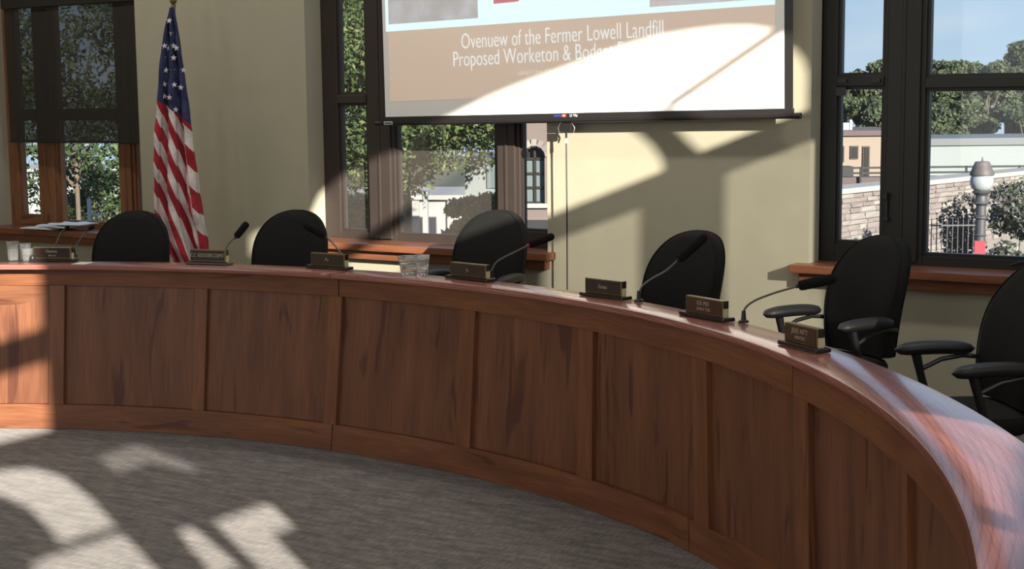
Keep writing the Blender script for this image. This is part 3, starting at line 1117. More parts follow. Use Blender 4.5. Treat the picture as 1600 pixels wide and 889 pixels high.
# ---------------------------------------------------------------- cups and papers
def cup(base, lb, h_=.10, r0=.03, r1=.038, tilt=0., az=0., grp='clear plastic cups on the ledge', stack=1):
    """clear ribbed tumbler"""
    t = thing('plastic_cup', lb, 'cup', base, az, grp)
    t.rotation_euler = (0, tilt, az)
    prof = [(.0005, .001), (r0, .001), (r0 + .001, .006), (r0 + (r1 - r0) * .55, h_ * .52), (r0 + (r1 - r0) * .6 + .002, h_ * .56), (r0 + (r1 - r0) * .6, h_ * .60), (r1, h_ - .006), (r1 + .0025, h_ - .003), (r1 + .0025, h_), (r1 - .002, h_), (r0 + (r1 - r0) * .55 - .003, h_ * .54), (r0 - .002, .008), (.0005, .007)]
    MB().lathe(prof, 24).build('cup_wall', M['clear_plastic'], t, smooth=True)
    rim = MB()
    rim.tube([((r1 + .001) * math.cos(2 * PI * k / 24), (r1 + .001) * math.sin(2 * PI * k / 24), h_) for k in range(25)], .002, 6, cap=False)
    rim.build('rim', M['clear_plastic'], t, smooth=True)
    return t


cup((-4.86, 6.50, 1.0), 'clear plastic cup at the bottom left of the cluster by the middle chair', .095, .045, .060)
cup((-4.755, 6.475, 1.0), 'taller clear plastic cup at the right of the cluster by the middle chair', .108, .030, .042)
cup((-7.46, 5.945, 1.0), 'clear plastic tumbler nearest the left edge of the photo', .115, .030, .036)
cup((-7.40, 5.99, 1.0), 'clear plastic tumbler second from the left edge, behind its neighbour', .100, .028, .034)
cup((-7.345, 5.96, 1.0), 'short clear plastic tumbler closest to the leftmost nameplate', .075, .028, .034)
ball = thing('black_knob', 'small round black knob lying between tumblers and leftmost nameplate', 'knob', (-7.295, 5.955, 1.0))
MB().lathe([(.0005, 0), (.012, .002), (.019, .012), (.0195, .022), (.014, .034), (.0005, .039)], 16).build('knob', M['black_plastic'], ball, smooth=True)
cd_ = thing('white_card', 'small white card lying flat on the ledge right of the leftmost nameplate', 'card', (-6.925, 6.02, 1.001), .35)
MB().box(-.045, .045, -.06, .05, 0, .002).build('sheet', M['paper'], cd_)
pp = [(-11.30, 9.42, .03, .20, .16, 'lowest white paper of the pile on the left window sill'),
      (-11.12, 9.44, -.15, .21, .15, 'middle white paper of the pile on the left window sill'),
      (-10.98, 9.45, .22, .19, .14, 'topmost white paper of the pile, nearest the chair')]
for k, (x_, y_, rz, a, b_, lb) in enumerate(pp):
    t = thing('paper_sheet', lb, 'paper', (x_, y_, .786 + .0225 * k), rz, 'papers on the left window sill')
    n = 8
    P = [[(-a + 2 * a * i / n, -b_ + 2 * b_ * j / n, .004 + .008 * math.sin(i * 1.3 + k) * math.sin(j * .9) + .006) for j in range(n + 1)] for i in range(n + 1)]
    mb = MB().grid(P)
    P2 = [[(p[0], p[1], p[2] + .008) for p in r] for r in P]
    mb.grid(P2)
    for i in range(n):
        mb.face([P[i][0], P[i + 1][0], P2[i + 1][0], P2[i][0]])
        mb.face([P[i][n], P[i + 1][n], P2[i + 1][n], P2[i][n]])
        mb.face([P[0][i], P[0][i + 1], P2[0][i + 1], P2[0][i]])
        mb.face([P[n][i], P[n][i + 1], P2[n][i + 1], P2[n][i]])
    mb.build('sheet', M['paper'], t, smooth=True)


# ---------------------------------------------------------------- flag on its pole
def flag_mat():
    m = bpy.data.materials.new('flag_cloth')
    m.use_nodes = True
    t = m.node_tree
    N, Lk = t.nodes.new, t.links.new
    b = t.nodes['Principled BSDF']
    b.inputs['Roughness'].default_value = .75
    b.inputs['Specular IOR Level'].default_value = .25
    b.inputs['Sheen Weight'].default_value = .1
    uv = N('ShaderNodeTexCoord')
    sp = N('ShaderNodeSeparateXYZ')
    Lk(uv.outputs['UV'], sp.inputs[0])
    # stripes: V holds the stripe coordinate (1 per stripe), U > 0 marks the canton
    md = N('ShaderNodeMath')
    md.operation = 'MODULO'
    md.inputs[1].default_value = 2.0
    Lk(sp.outputs['Y'], md.inputs[0])
    gt = N('ShaderNodeMath')
    gt.operation = 'GREATER_THAN'
    gt.inputs[1].default_value = 1.0
    Lk(md.outputs[0], gt.inputs[0])
    mx1 = N('ShaderNodeMix')
    mx1.data_type = 'RGBA'
    mx1.inputs[6].default_value = (.66, .60, .58, 1)
    mx1.inputs[7].default_value = (.36, .022, .035, 1)
    Lk(gt.outputs[0], mx1.inputs[0])
    g2 = N('ShaderNodeMath')
    g2.operation = 'GREATER_THAN'
    g2.inputs[1].default_value = 0.0
    Lk(sp.outputs['X'], g2.inputs[0])
    mx2 = N('ShaderNodeMix')
    mx2.data_type = 'RGBA'
    mx2.inputs[7].default_value = (.030, .036, .10, 1)
    Lk(g2.outputs[0], mx2.inputs[0])
    Lk(mx1.outputs[2], mx2.inputs[6])
    Lk(mx2.outputs[2], b.inputs['Base Color'])
    nzn = N('ShaderNodeTexNoise')
    nzn.inputs['Scale'].default_value = 22
    nzn.inputs['Detail'].default_value = 3
    bn = N('ShaderNodeBump')
    bn.inputs['Strength'].default_value = .6
    bn.inputs['Distance'].default_value = .02
    Lk(uv.outputs['Object'], nzn.inputs[0])
    Lk(nzn.outputs[0], bn.inputs['Height'])
    Lk(bn.outputs[0], b.inputs['Normal'])
    return m


M['flag'] = flag_mat()
M['star'] = mat('star_white', (.70, .66, .66), .8)
fg = thing('flag_on_pole', 'American flag hanging in folds from a brass-topped pole by the left window', 'flag', (-9.06, 8.9, 0))
MB().tube([(0, .05, .03), (0, .05, 2.74)], .014, 12).build('pole', M['left_frame'], fg, smooth=True)
MB().lathe([(.0005, 0), (.17, 0), (.17, .02), (.10, .05), (.03, .07), (.022, .10), (.0005, .10)], 24, (0, .05, 0)).build('pole_base', M['gold'], fg, smooth=True)
MB().lathe([(.0005, 2.735), (.018, 2.735), (.018, 2.755), (.012, 2.76), (.026, 2.775), (.030, 2.795), (.026, 2.815), (.010, 2.83), (.0005, 2.85)], 16, (0, .05, 0)).build('finial', M['gold'], fg, smooth=True)
# camera-side direction of the cloth: it hangs in the plane facing the room
fu = Vector((.83, .56, 0))                            # along the visible width
fn = Vector((.56, -.83, 0))                           # towards the room
# left and right outline (metres from the pole, height)
OUT = [(2.73, -.012, .020), (2.60, -.05, .045), (2.40, -.085, .07), (2.15, -.115, .09), (1.95, -.135, .115), (1.75, -.16, .14), (1.45, -.185, .165), (1.2, -.205, .19), (.98, -.21, .215), (.80, -.15, .235), (.66, -.07, .24), (.55, -.04, .22)]


def outline(z):
    for (z1, a1, b1), (z0, a0, b0) in zip(OUT[:-1], OUT[1:]):
        if z0 <= z <= z1:
            k = (z1 - z) / (z1 - z0)
            return a1 + (a0 - a1) * k, b1 + (b0 - b1) * k
    return OUT[-1][1:]


def flag_pt(a, z):
    """a in 0..1 across, z height -> local point"""
    l, r = outline(z)
    d = (2.73 - z)
    amp = .012 + .035 * min(1, d / 1.2)
    ph = a * 2 * PI * 2.35 + .55 * math.sin(z * 2.1)
    x_ = l + (r - l) * a + amp * .35 * math.sin(2 * ph)
    y_ = amp * math.cos(ph) + .012 * math.sin(9 * z + 5 * a) + .01 * math.sin(23 * z + 11 * a)
    return fu * x_ + fn * (y_ + .085) + Vector((0, .05, z)), x_


na, nzz = 80, 220
P, U = [], []
for i in range(nzz + 1):
    z = 2.73 - (2.73 - .55) * i / nzz
    r_, u_ = [], []
    for j in range(na + 1):
        p_, x_ = flag_pt(j / na, z)
        l, rr = outline(z)
        px = x_
        stripe = ((1.98 - z) - 2.6 * (px + .155)) / .142
        if j / na > .80:                               # the fold behind turns the stripes the other way
            stripe = ((1.93 - z) - 1.0 * (px - .1)) / .16 + .9
        cant = (z - 1.98) + .75 * (px + .14)
        r_.append(p_)
        u_.append((cant, stripe + 20))
    P.append(r_)
    U.append(u_)
MB().grid(P, U).build('cloth', M['flag'], fg, smooth=True)
stars = [(.42, 2.62), (.55, 2.52), (.5, 2.42), (.12, 2.32), (.5, 2.32), (.85, 2.40), (.22, 2.22), (.55, 2.22), (.20, 2.11), (.50, 2.10), (.86, 2.08), (.16, 2.01), (.44, 2.00), (.74, 1.98), (.50, 1.90), (.76, 1.88), (.72, 1.78), (.06, 2.42), (.92, 2.22), (.30, 2.40)]
for k, (a, z) in enumerate(stars):
    p_, x_ = flag_pt(a, z)
    p2, _ = flag_pt(a + .02, z)
    p3, _ = flag_pt(a, z + .02)
    ux = (p2 - p_).normalized()
    uz = (p3 - p_).normalized()
    nn = ux.cross(uz)
    if nn.dot(fn) < 0:
        nn = -nn
    c_ = p_ + nn * .010
    ux = (ux + fu).normalized()
    rot = .25 * math.sin(k * 3.1)
    ring = []
    for q in range(10):
        rr = .027 if q % 2 == 0 else .011
        an = PI / 2 + 2 * PI * q / 10 + rot
        ring.append(c_ + ux * rr * math.cos(an) + uz * rr * math.sin(an))
    mb = MB()
    for q in range(10):
        mb.face([c_ + nn * .002, ring[q], ring[(q + 1) % 10]])
    mb.build('star', M['star'], fg)

# ---------------------------------------------------------------- outdoors
GZ = -3.6
M['grass'] = mat('ground_cover', (.07, .075, .045), .9, noise=.3, nscale=.6)
M['leaf1'] = mat('leaf_green', (.055, .088, .026), .7, spec=.3, noise=.35, nscale=3)
M['leaf2'] = mat('leaf_dark_green', (.024, .045, .016), .7, spec=.3, noise=.35, nscale=3)
M['leaf3'] = mat('leaf_yellow_green', (.105, .125, .045), .7, spec=.3, noise=.3, nscale=3)
M['leaf4'] = mat('leaf_grey_green', (.10, .112, .09), .7, spec=.2, noise=.3, nscale=3)
M['leaf5'] = mat('leaf_purple_grey', (.085, .076, .08), .75, spec=.2, noise=.35, nscale=3)
M['hill1'] = mat('hazed_leaf_green', (.062, .080, .044), .8, spec=.1, noise=.3, nscale=1)  # distance haze is put into the colour of all three hill greens
M['hill2'] = mat('hazed_leaf_dark_green', (.040, .056, .034), .8, spec=.1, noise=.3, nscale=1)
M['hill3'] = mat('hazed_leaf_pale_green', (.085, .103, .060), .8, spec=.1, noise=.3, nscale=1)
M['bark'] = mat('bark', (.10, .075, .055), .9, noise=.4, bump=.5, nscale=8)
M['peach'] = mat('peach_stucco', (0.223, 0.180, 0.144), .85, noise=.08, nscale=1)
M['brown_roof'] = mat('brown_roof_edge', (0.084, 0.060, 0.057), .8, noise=.15)
M['pale_panel'] = mat('pale_blue_grey_panel', (0.180, 0.209, 0.209), .7, noise=.06, nscale=.4)
M['grey_edge'] = mat('grey_parapet', (0.101, 0.115, 0.122), .7, noise=.1)
M['dark_glass'] = mat('dark_window_glass', (.02, .02, .02), .2, noise=.1)
M['blue_glass'] = mat('pale_window_glass', (.12, .15, .155), .15, noise=.15, nscale=2)
M['white_cap'] = mat('white_coping', (0.295, 0.288, 0.274), .8, noise=.05)
M['white_paint'] = mat('white_paint', (0.281, 0.288, 0.288), .6, noise=.04)
M['iron'] = mat('dark_iron', (.06, .06, .065), .55, metal=.2, noise=.2)
M['far_iron'] = mat('far_dark_iron', (.013, .013, .014), .7, noise=.2)
M['globe'] = mat('frosted_globe', (0.279, 0.306, 0.315), .25, spec=.6, noise=.05)
M['sign_red'] = mat('red_sign', (0.300, 0.042, 0.060), .5, noise=.05)
M['pink_stone'] = mat('pink_stone', (.135, .108, .096), .85, noise=.14, nscale=2.5)
M['mortar'] = mat('mortar', (.165, .15, .138), .9, noise=.1)
STONES = [mat('stone_%d' % i, c, .9, noise=.15, nscale=6, bump=.3) for i, c in enumerate([(.185, .16, .148), (.215, .195, .18), (.165, .138, .13), (.24, .225, .205), (.18, .152, .142)])]
gr = MB().box(-90, 60, YO + .15, 130, GZ - .2, GZ).build('ground', M['grass'])
gr['kind'] = 'structure'

rng = np.random.default_rng(11)


def leaf_mesh(name, clusters, n, size, mats, parent, kind='stuff', weights=None):
    """n leaf quads scattered through ellipsoid clusters (centre, radii); denser near each cluster's skin"""
    cl = np.array([list(c) + list(r) for c, r in clusters], dtype=float)
    vol = cl[:, 3] * cl[:, 4] * cl[:, 5]
    pr = vol ** .75
    idx = rng.choice(len(cl), n, p=pr / pr.sum())
    d = rng.normal(size=(n, 3))
    d /= np.linalg.norm(d, axis=1)[:, None]
    rad = rng.uniform(.35, 1.0, n) ** .5
    rad *= rng.uniform(.85, 1.1, n)
    c = cl[idx, :3] + d * rad[:, None] * cl[idx, 3:]
    u = rng.normal(size=(n, 3)) + np.array([0, 0, -.2])
    u /= np.linalg.norm(u, axis=1)[:, None]
    r = rng.normal(size=(n, 3)) + d * 1.2
    v = np.cross(u, r)
    v /= np.linalg.norm(v, axis=1)[:, None] + 1e-9
    s_ = size * rng.uniform(.6, 1.3, n)[:, None]
    V = np.stack([c - u * s_, c + v * s_ * .55, c + u * s_, c - v * s_ * .55], 1).reshape(-1, 3)
    me = bpy.data.meshes.new(name)
    me.vertices.add(4 * n)
    me.vertices.foreach_set('co', V.astype(np.float32).ravel())
    me.loops.add(4 * n)
    me.loops.foreach_set('vertex_index', np.arange(4 * n, dtype=np.int32))
    me.polygons.add(n)
    me.polygons.foreach_set('loop_start', np.arange(0, 4 * n, 4, dtype=np.int32))
    me.polygons.foreach_set('loop_total', np.full(n, 4, dtype=np.int32))
    me.polygons.foreach_set('material_index', rng.choice(len(mats), n, p=weights).astype(np.int32))
    for m_ in mats:
        me.materials.append(m_)
    me.update(calc_edges=True)
    o = bpy.data.objects.new(name, me)
    COL.objects.link(o)
    o.parent = parent
    o['kind'] = kind
    return o


def crown(c, R, n, seed, squash=.8):
    rg = np.random.default_rng(seed)
    out = []
    for _ in range(n):
        d = rg.normal(size=3)
        d /= np.linalg.norm(d)
        q = rg.uniform(.45, .95)
        rr = rg.uniform(.22, .38) * R
        out.append(((c[0] + d[0] * q * R, c[1] + d[1] * q * R, c[2] + d[2] * q * R * squash), (rr, rr, rr * .7)))
    return out


def tree(label, x_, y_, zc, R, n, size, seed, mats, weights=None, group=None, ncl=40, squash=.85, name='leafy_tree', trunk=.16):
    t = thing(name, label, 'tree', (x_, y_, GZ), 0, group)
    zl = zc - GZ
    tk = MB()
    tk.tube([(0, 0, 0), (.05 * R, 0, zl * .4), (0, .04 * R, zl * .8), (0, 0, zl + R * .5)], [trunk * 1.3, trunk, trunk * .75, trunk * .3], 8)
    tk.build('trunk', M['bark'], t, smooth=True)
    rg = np.random.default_rng(seed + 5)
    br = MB()
    cl = crown((0, 0, zl), R, ncl, seed, squash)
    for c, r in cl[:14]:
        zz = zl * .6 + rg.uniform(0, .5) * R
        br.tube([(0, 0, zz), (c[0] * .5, c[1] * .5, (zz + c[2]) / 2 + .1 * R), c], [trunk * .4, trunk * .25, trunk * .08], 6)
    br.build('branches', M['bark'], t, smooth=True)
    leaf_mesh('foliage', cl, n, size, mats, t, weights=weights)
    return t


G3 = [M['leaf1'], M['leaf2'], M['leaf3']]
tree('big dark-leaved tree filling the left part of the middle window', -18.94, 25.03, 2.45, 3.25, 60000, .062, 3, G3, [.45, .30, .25], 'trees close to the building', 70)
tree('lighter leafy tree lower right in the middle window', -12.46, 18.46, .14, .58, 11000, .036, 8, [M['leaf1'], M['leaf4'], M['leaf3']], [.3, .3, .4], 'trees close to the building', 34, trunk=.06)
tree('small pale-leaved tree low in the left casement of the middle window', -15.15, 18.75, .05, .60, 9000, .036, 9, [M['leaf1'], M['leaf4'], M['leaf3']], [.35, .25, .4], 'trees close to the building', 34, trunk=.06)
tree('dark leafy tree seen through and below the charcoal shade', -24.62, 21.24, 2.5, 2.5, 11000, .062, 21, G3, [.3, .62, .08], 'trees close to the building', 44, trunk=.055)
tree('green leafy tree low behind the left window', -29.49, 26.14, -.45, 1.8, 9000, .065, 34, [M['leaf1'], M['leaf2'], M['leaf3']], [.35, .5, .15], 'trees close to the building', 40)
# wooded hill beyond the rooftops
hv = Vector((18.0, 10.0, 0)).normalized()
hp = Vector((-hv.y, hv.x, 0))
hl = ['first', 'second', 'third', 'fourth', 'fifth', 'sixth']
for r_, (row, zc, R_) in enumerate((('first', -1.2, 1.95), ('second', -.1, 1.95), ('third', 1.0, 1.95), ('fourth', 2.0, 1.95), ('fifth', 3.1, 1.95))):
    for k in range(6):
        q = Vector((-38.0, 82.0, 0)) + hv * (5.0 * k - 2.0 + 2.5 * (r_ % 2)) + hp * (4.6 * r_)
        dz = (0, .1, -.25, .3, .45, .1)[(k + r_) % 6] + (.55 if k > 3 else 0)
        tree('distant round-topped tree, %s from the left in the %s row back beyond the rooftops' % (hl[k], row), q.x, q.y, zc + dz, R_, 10000, .14, 100 + 10 * r_ + k, [M['hill1'], M['hill2'], M['hill3']], [.4, .3, .3], 'trees on the hill beyond the rooftops', 34, .95, 'hill_tree', .2)

# peach building with a brown roof edge and rooftop plant
pu = Vector((2.39, 1.53, 0)).normalized()             # along its front
pn = Vector((pu.y, -pu.x, 0))                         # towards the room
pb = thing('flat_roofed_building', 'peach flat-roofed building with a brown roof edge in the right window', 'building', (-21.0, 58.2, GZ))


def ob(mb, c, u, n, hw, hd, z0, z1):
    c = Vector(c)
    mb.obox((c.x, c.y, (z0 + z1) / 2), u * hw, n * hd, Vector((0, 0, (z1 - z0) / 2)))
    return mb


g0 = -GZ
ob(MB(), pn * -4, pu, pn, 2.6, 4, 0, g0 + .47).build('wall', M['peach'], pb)
ob(MB(), pn * -3.95, pu, pn, 2.75, 4.1, g0 + .47, g0 + .68).build('roof_edge', M['brown_roof'], pb)
for k, (s_, z0, z1, hw) in enumerate(((-.55, -.55, .03, .12), (.02, -.42, .03, .12), (.50, -1.5, .01, .10))):
    f_ = ob(MB(), pu * s_ + pn * .03, pu, pn, hw + .04, .05, g0 + z0 - .04, g0 + z1 + .04).build('window_frame' if k < 2 else 'door_frame', M['brown_roof'], pb)
    ob(MB(), pu * s_ + pn * .06, pu, pn, hw, .05, g0 + z0, g0 + z1).build('window_glass' if k < 2 else 'door_leaf', M['dark_glass'], f_)
for k, (s_, hw, z1) in enumerate(((-1.0, .16, 1.55), (-.62, .18, 1.15), (-.30, .10, 1.45), (-.05, .16, .98), (.18, .06, 1.10))):
    ob(MB(), pu * s_ - pn * 1.6, pu, pn, hw, .25, g0 + .66, g0 + z1).build('rooftop_unit', M['white_paint'], pb, bevel=.02)
cb = thing('dumpster_screen', 'dark box enclosure standing in front of the peach building', 'enclosure', (-20.45, 55.0, GZ))
ob(MB(), (0, 0, 0), pu, pn, .50, .4, 0, g0 - .62).build('box_panel', M['far_iron'], cb)
# long pale building
gu = Vector((6.85, 4.40, 0)).normalized()
gn = Vector((gu.y, -gu.x, 0))
gb = thing('long_pale_building', 'long pale blue-grey windowless building with a grey parapet behind the lamp post', 'building', (-17.0, 72.7, GZ))
ob(MB(), -gn * 4, gu, gn, 7.6, 4, 0, g0 - .27).build('wall', M['pale_panel'], gb)
ob(MB(), -gn * 3.95, gu, gn, 7.65, 4.1, g0 - .27, g0 + .06).build('parapet', M['grey_edge'], gb)
ob(MB(), gu * -6.1 - gn * 1, gu, gn, .12, .12, g0 + .06, g0 + .42).build('roof_vent', M['white_paint'], gb)
# road bank with a pipe railing
rl = thing('pipe_railing', 'dark two-pipe railing along the road in front of the pale building', 'railing', (-12.8, 45.3, GZ))
for z in (-.13, -.29):
    ob(MB(), (0, 0, 0), gu, gn, 5.2, .03, g0 + z - .03, g0 + z + .03).build('pipe', M['far_iron'], rl)
for k in range(7):
    ob(MB(), gu * (-4.8 + 1.6 * k), gu, gn, .03, .03, 0, g0 - .10).build('post', M['far_iron'], rl)
bk = thing('road_bank', 'brown low road bank below the pipe railing', 'bank', (-12.8, 45.8, GZ))
ob(MB(), (0, 0, 0), gu, gn, 6.5, .3, 0, g0 - .42).build('bank', M['brown_roof'], bk)

# stone retaining wall with white coping: every stone is its own piece
wA, wB = Vector((-10.35, 26.0, 0)), Vector((-8.3, 39.4, 0))
wu = (wB - wA).normalized()
wn = Vector((wu.y, -wu.x, 0))
WLn = (wB - wA).length
sw = thing('stone_wall', 'pinkish rubble stone retaining wall with white coping outside the right window', 'wall', wA + Vector((0, 0, GZ)))
ob(MB(), wu * WLn / 2 - wn * .35, wu, wn, WLn / 2, .30, 0, g0 + .12).build('mortar_core', M['mortar'], sw)
cp = MB()
cp.obox(wu * WLn / 2 - wn * .32 + Vector((0, 0, g0 + .17)), wu * (WLn / 2 + .1), wn * .36, Vector((0, 0, .05)))
cp.build('coping', M['white_cap'], sw)
smesh = []
for k in range(8):
    rg = random.Random(k)
    mb = MB()
    mb.box(-.5, .5, -.5, .5, -.5, .5)
    o = mb.build('stone', STONES[k % 5], sw, bevel=.06)
    for v_ in o.data.vertices:
        v_.co += Vector((rg.uniform(-.04, .04), rg.uniform(-.12, .12), rg.uniform(-.04, .04)))
    smesh.append(o.data)
    bpy.data.objects.remove(o)
ang = math.atan2(wu.y, wu.x)
rg = random.Random(4)
n_st = 0
z = g0 + .115
row = 0
while n_st < 298:
    hgt = rg.uniform(.09, .135)
    s_ = .7 + rg.uniform(0, .3)
    while s_ < 10.6 and n_st < 298:
        ln = rg.uniform(.26, .66)
        o = bpy.data.objects.new('stone', rg.choice(smesh))
        COL.objects.link(o)
        o.parent = sw
        o.location = wu * (s_ + ln / 2) - wn * (.07 + rg.uniform(0, .025)) + Vector((0, 0, z - hgt / 2))
        o.rotation_euler = (0, 0, ang)
        o.scale = (ln - .02, .12, hgt - .016)
        n_st += 1
        s_ += ln
    z -= hgt
    row += 1

# lamp post with a globe
lp = thing('street_lamp', 'dark fluted lamp post with a frosted globe and a grey cap outside the right window', 'lamp post', (-6.60, 24.25, GZ))
gz = lambda v: g0 + v
MB().lathe([(.0005, 0), (.20, 0), (.20, .12), (.13, .18), (.11, .8), (.085, .9), (.082, gz(-.02)), (.115, gz(0)), (.115, gz(.03)), (.082, gz(.05)), (.080, gz(.20)), (.13, gz(.24)), (.10, gz(.28)), (.09, gz(.36)), (.15, gz(.42)), (.13, gz(.44)), (.0005, gz(.44))], 18).build('post', M['iron'], lp, smooth=True)
for z in (-.62, -.30):
    MB().lathe([(.083, gz(z)), (.098, gz(z + .02)), (.083, gz(z + .04))], 16).build('collar_ring', M['iron'], lp, smooth=True)
MB().lathe([(.0005, gz(.43)), (.11, gz(.44)), (.165, gz(.49)), (.187, gz(.57)), (.182, gz(.64)), (.16, gz(.70)), (.0005, gz(.71))], 22).build('globe', M['globe'], lp, smooth=True)
MB().lathe([(.0005, gz(.69)), (.19, gz(.69)), (.195, gz(.715)), (.165, gz(.78)), (.13, gz(.87)), (.11, gz(.91)), (.0005, gz(.92))], 20).build('lamp_cap', mat('lamp_cap_grey', (0.080, 0.070, 0.068), .6, noise=.2), lp, smooth=True)
MB().tube([(0, 0, gz(.91)), (0, 0, gz(.99))], [.02, .004], 8).build('spike', M['iron'], lp)
sg = MB()
sg.box(-.085, .085, -.115, -.105, gz(-.66), gz(-.36))
o = sg.build('red_notice', M['sign_red'], lp)
o.rotation_euler = (0, 0, .27)
o = MB().box(-.06, .06, -.117, -.1152, gz(-.64), gz(-.58)).build('notice_print', M['white_paint'], lp)
o.rotation_euler = (0, 0, .27)

# iron fence in front of the stone wall
fA, fB = Vector((-7.95, 24.6, 0)), Vector((-6.9, 25.25, 0))
fu_ = (fB - fA).normalized()
fn_ = Vector((fu_.y, -fu_.x, 0))
fe = thing('iron_fence', 'thin dark iron picket fence in front of the stone wall, left of the lamp post', 'fence', fA + Vector((0, 0, GZ)))
FL = (fB - fA).length
nb = 15
for k in range(nb):
    mb = MB().tube([fu_ * (FL * k / (nb - 1)), fu_ * (FL * k / (nb - 1)) + Vector((0, 0, g0 - .14)), fu_ * (FL * k / (nb - 1)) + Vector((0, 0, g0 - .06))], [.010, .010, .002], 6)
    mb.build('picket', M['iron'], fe)
for z in (-.20, -.75):
    ob(MB(), fu_ * FL / 2, fu_, fn_, FL / 2, .012, g0 + z - .012, g0 + z + .012).build('rail', M['iron'], fe)


def bush(label, x_, y_, ztop, R, h_, n, size, mats, weights, seed):
    t = thing('leafy_bush', label, 'bush', (x_, y_, GZ), 0, 'bushes by the stone wall')
    zt = ztop - GZ
    rg = np.random.default_rng(seed)
    cl = []
    for k in range(26):
        a, q, zz = rg.uniform(0, 2 * PI), R * math.sqrt(rg.uniform(0, 1)), rg.uniform(0, 1)
        k2 = .45 + .55 * (1 - zz)
        cl.append(((q * math.cos(a) * k2, q * math.sin(a) * k2, zt - h_ + (h_ - .2) * zz), (.26 * R + .1, .26 * R + .1, .3)))
    st = MB()
    for k in range(6):
        st.tube([(.05 * math.cos(k), .05 * math.sin(k), 0), (cl[k][0][0] * .6, cl[k][0][1] * .6, zt - h_ * .6), cl[k][0]], [.03, .02, .006], 6)
    st.build('stems', M['bark'], t)
    leaf_mesh('foliage', cl, n, size, mats, t, weights=weights)


bush('purple-grey bush between fence and lamp post', -7.72, 27.09, .30, .50, 3.3, 6000, .042, [M['leaf5'], M['leaf4'], M['leaf2']], [.6, .25, .15], 5)
bush('wide grey-green bush right of the lamp post', -6.50, 26.09, .50, .72, 3.6, 13000, .044, [M['leaf4'], M['leaf2'], M['leaf5'], M['white_cap']], [.45, .25, .2, .1], 6)
bush('small bright green plant at the foot of the fence', -6.93, 22.76, -.36, .30, 2.6, 2400, .04, [M['leaf3'], M['leaf1']], [.5, .5], 7)

# pink stone building with an arched window, right part of the middle window
kb = thing('pink_stone_building', 'pink stone building with a tall arched window, seen at the edge of the middle window', 'building', (-12.8, 20.5, GZ))
ku, kn = Vector((.90, .43, 0)).normalized(), None
kn = Vector((ku.y, -ku.x, 0))
mb = MB()
wl, wr_, zb_, zs_ = -.14, .20, g0 + .30, g0 + 1.05
ob(mb, ku * -.23 - kn * .2, ku, kn, .09, .2, 0, g0 + 2.7)
ob(mb, ku * .55 - kn * .2, ku, kn, .35, .2, 0, g0 + 2.7)
ob(mb, ku * .03 - kn * .2, ku, kn, .17, .2, 0, zb_)
# arched head: wedge pieces above the opening
for k in range(8):
    a0, a1 = PI * k / 8, PI * (k + 1) / 8
    x0_, x1_ = .03 + .17 * math.cos(a0), .03 + .17 * math.cos(a1)
    z0_ = zs_ + .17 * (math.sin(a0) + math.sin(a1)) / 2
    ob(mb, ku * ((x0_ + x1_) / 2) - kn * .2, ku, kn, abs(x0_ - x1_) / 2, .2, z0_, g0 + 2.7)
mb.build('wall', M['pink_stone'], kb, merge=False)
wfm = MB()
for s_ in (-.13, .03, .19):
    ob(wfm, ku * s_ - kn * .15, ku, kn, .02, .03, zb_, zs_ + .1)
for z in (.30, .55, .78, 1.02, 1.2):
    ob(wfm, ku * .03 - kn * .15, ku, kn, .165, .03, g0 + z - .018, g0 + z + .018)
kf = wfm.build('arched_window_frame', M['dark_frame'], kb, merge=False)
for r_ in range(3):
    for c_ in range(2):
        z0_ = g0 + .32 + .235 * r_
        ob(MB(), ku * (-.05 + .16 * c_) - kn * .17, ku, kn, .06, .01, z0_, z0_ + .2).build('pane', M['blue_glass'], kf)
ob(MB(), ku * .03 - kn * .25, ku, kn, .18, .01, zb_, zs_ + .2).build('window_backing', M['dark_glass'], kb)
ob(MB(), ku * .03 + kn * .03, ku, kn, .24, .06, zb_ - .07, zb_).build('stone_sill', M['white_cap'], kb)
ob(MB(), ku * .25 + kn * .04, ku, kn, .62, .05, 0, g0 + .03).build('base_course', M['far_iron'], kb)
for k in range(7):
    a = PI * (k + .5) / 7
    q = MB()
    cdir = ku * math.cos(a) + Vector((0, 0, 1)) * math.sin(a)
    q.obox(ku * .03 + kn * .01 + Vector((0, 0, zs_)) + cdir * .235, cdir * .055, kn * .03, (ku * -math.sin(a) + Vector((0, 0, 1)) * math.cos(a)) * .045)
    q.build('arch_stone', STONES[(k * 2) % 5], kb, bevel=.006)
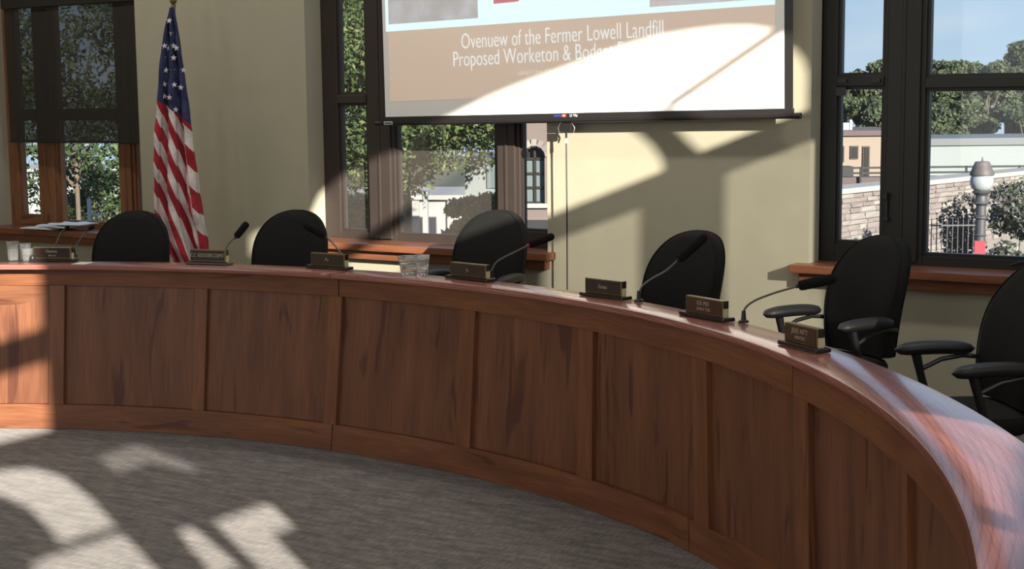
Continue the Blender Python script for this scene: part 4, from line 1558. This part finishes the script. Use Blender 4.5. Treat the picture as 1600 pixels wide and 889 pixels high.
# white building and its column, far in the middle window
wbld = thing('white_building', 'white building with pilasters behind the trees of the middle window', 'building', (-25.01, 33.84, GZ))
ob(MB(), kn * -2, ku, kn, 3.2, 2, 0, g0 - .75).build('wall', M['white_paint'], wbld)
ob(MB(), kn * -1.9, ku, kn, 3.3, 2.1, g0 - .75, g0 - .62).build('cornice', M['white_cap'], wbld)
for s_ in (-2.0, -1.0, 0, 1.0, 2.0):
    ob(MB(), ku * s_ + kn * .05, ku, kn, .10, .06, 0, g0 - .76).build('pilaster', M['white_cap'], wbld)
wp = thing('white_post', 'white square post with a cap in front of the white building', 'post', (-20.08, 27.52, GZ))
ob(MB(), (0, 0, 0), ku, kn, .06, .06, 0, g0 - .12).build('shaft', M['white_paint'], wp)
ob(MB(), (0, 0, 0), ku, kn, .085, .085, g0 - .12, g0 - .05).build('cap', M['white_paint'], wp)
bb = thing('blue_grey_building', 'blue-grey gabled building end between tree and pink building', 'building', (-18.34, 27.57, GZ))
ob(MB(), kn * -1.5, ku, kn, .55, 1.5, 0, g0 + .72).build('wall', M['pale_panel'], bb)
ob(MB(), ku * .1 + kn * .02, ku, kn, .15, .03, g0 + .05, g0 + .5).build('window_glass', M['blue_glass'], bb)
pf = thing('white_balustrade', 'low white balustrade in front of the blue-grey building', 'balustrade', (-15.52, 23.31, GZ))
for k in range(7):
    ob(MB(), ku * (-.36 + .12 * k), ku, kn, .022, .022, 0, g0 + .14).build('baluster', M['white_paint'], pf)
for z in (-.12, .14):
    ob(MB(), (0, 0, 0), ku, kn, .42, .035, g0 + z, g0 + z + .03).build('handrail', M['white_paint'], pf)
# left window: pale building beyond the trees, with a white post
lb_ = thing('pale_distant_building', 'bright pale building low behind the trees of the left window', 'building', (-39.00, 34.29, GZ))
ob(MB(), kn * -2, ku, kn, 7, 2, 0, g0 - .2).build('wall', M['white_paint'], lb_)
ob(MB(), kn * -1.9, ku, kn, 7.1, 2.1, g0 - .2, g0 - .1).build('cornice', M['white_cap'], lb_)
lp2 = thing('white_sign_post', 'thin white post with a crossbar outside the left window', 'post', (-21.85, 19.21, GZ))
ob(MB(), (0, 0, 0), ku, kn, .03, .03, 0, g0 + .22).build('shaft', M['white_paint'], lp2)
ob(MB(), ku * .16, ku, kn, .18, .02, g0 - .10, g0 - .06).build('crossbar', M['white_paint'], lp2)
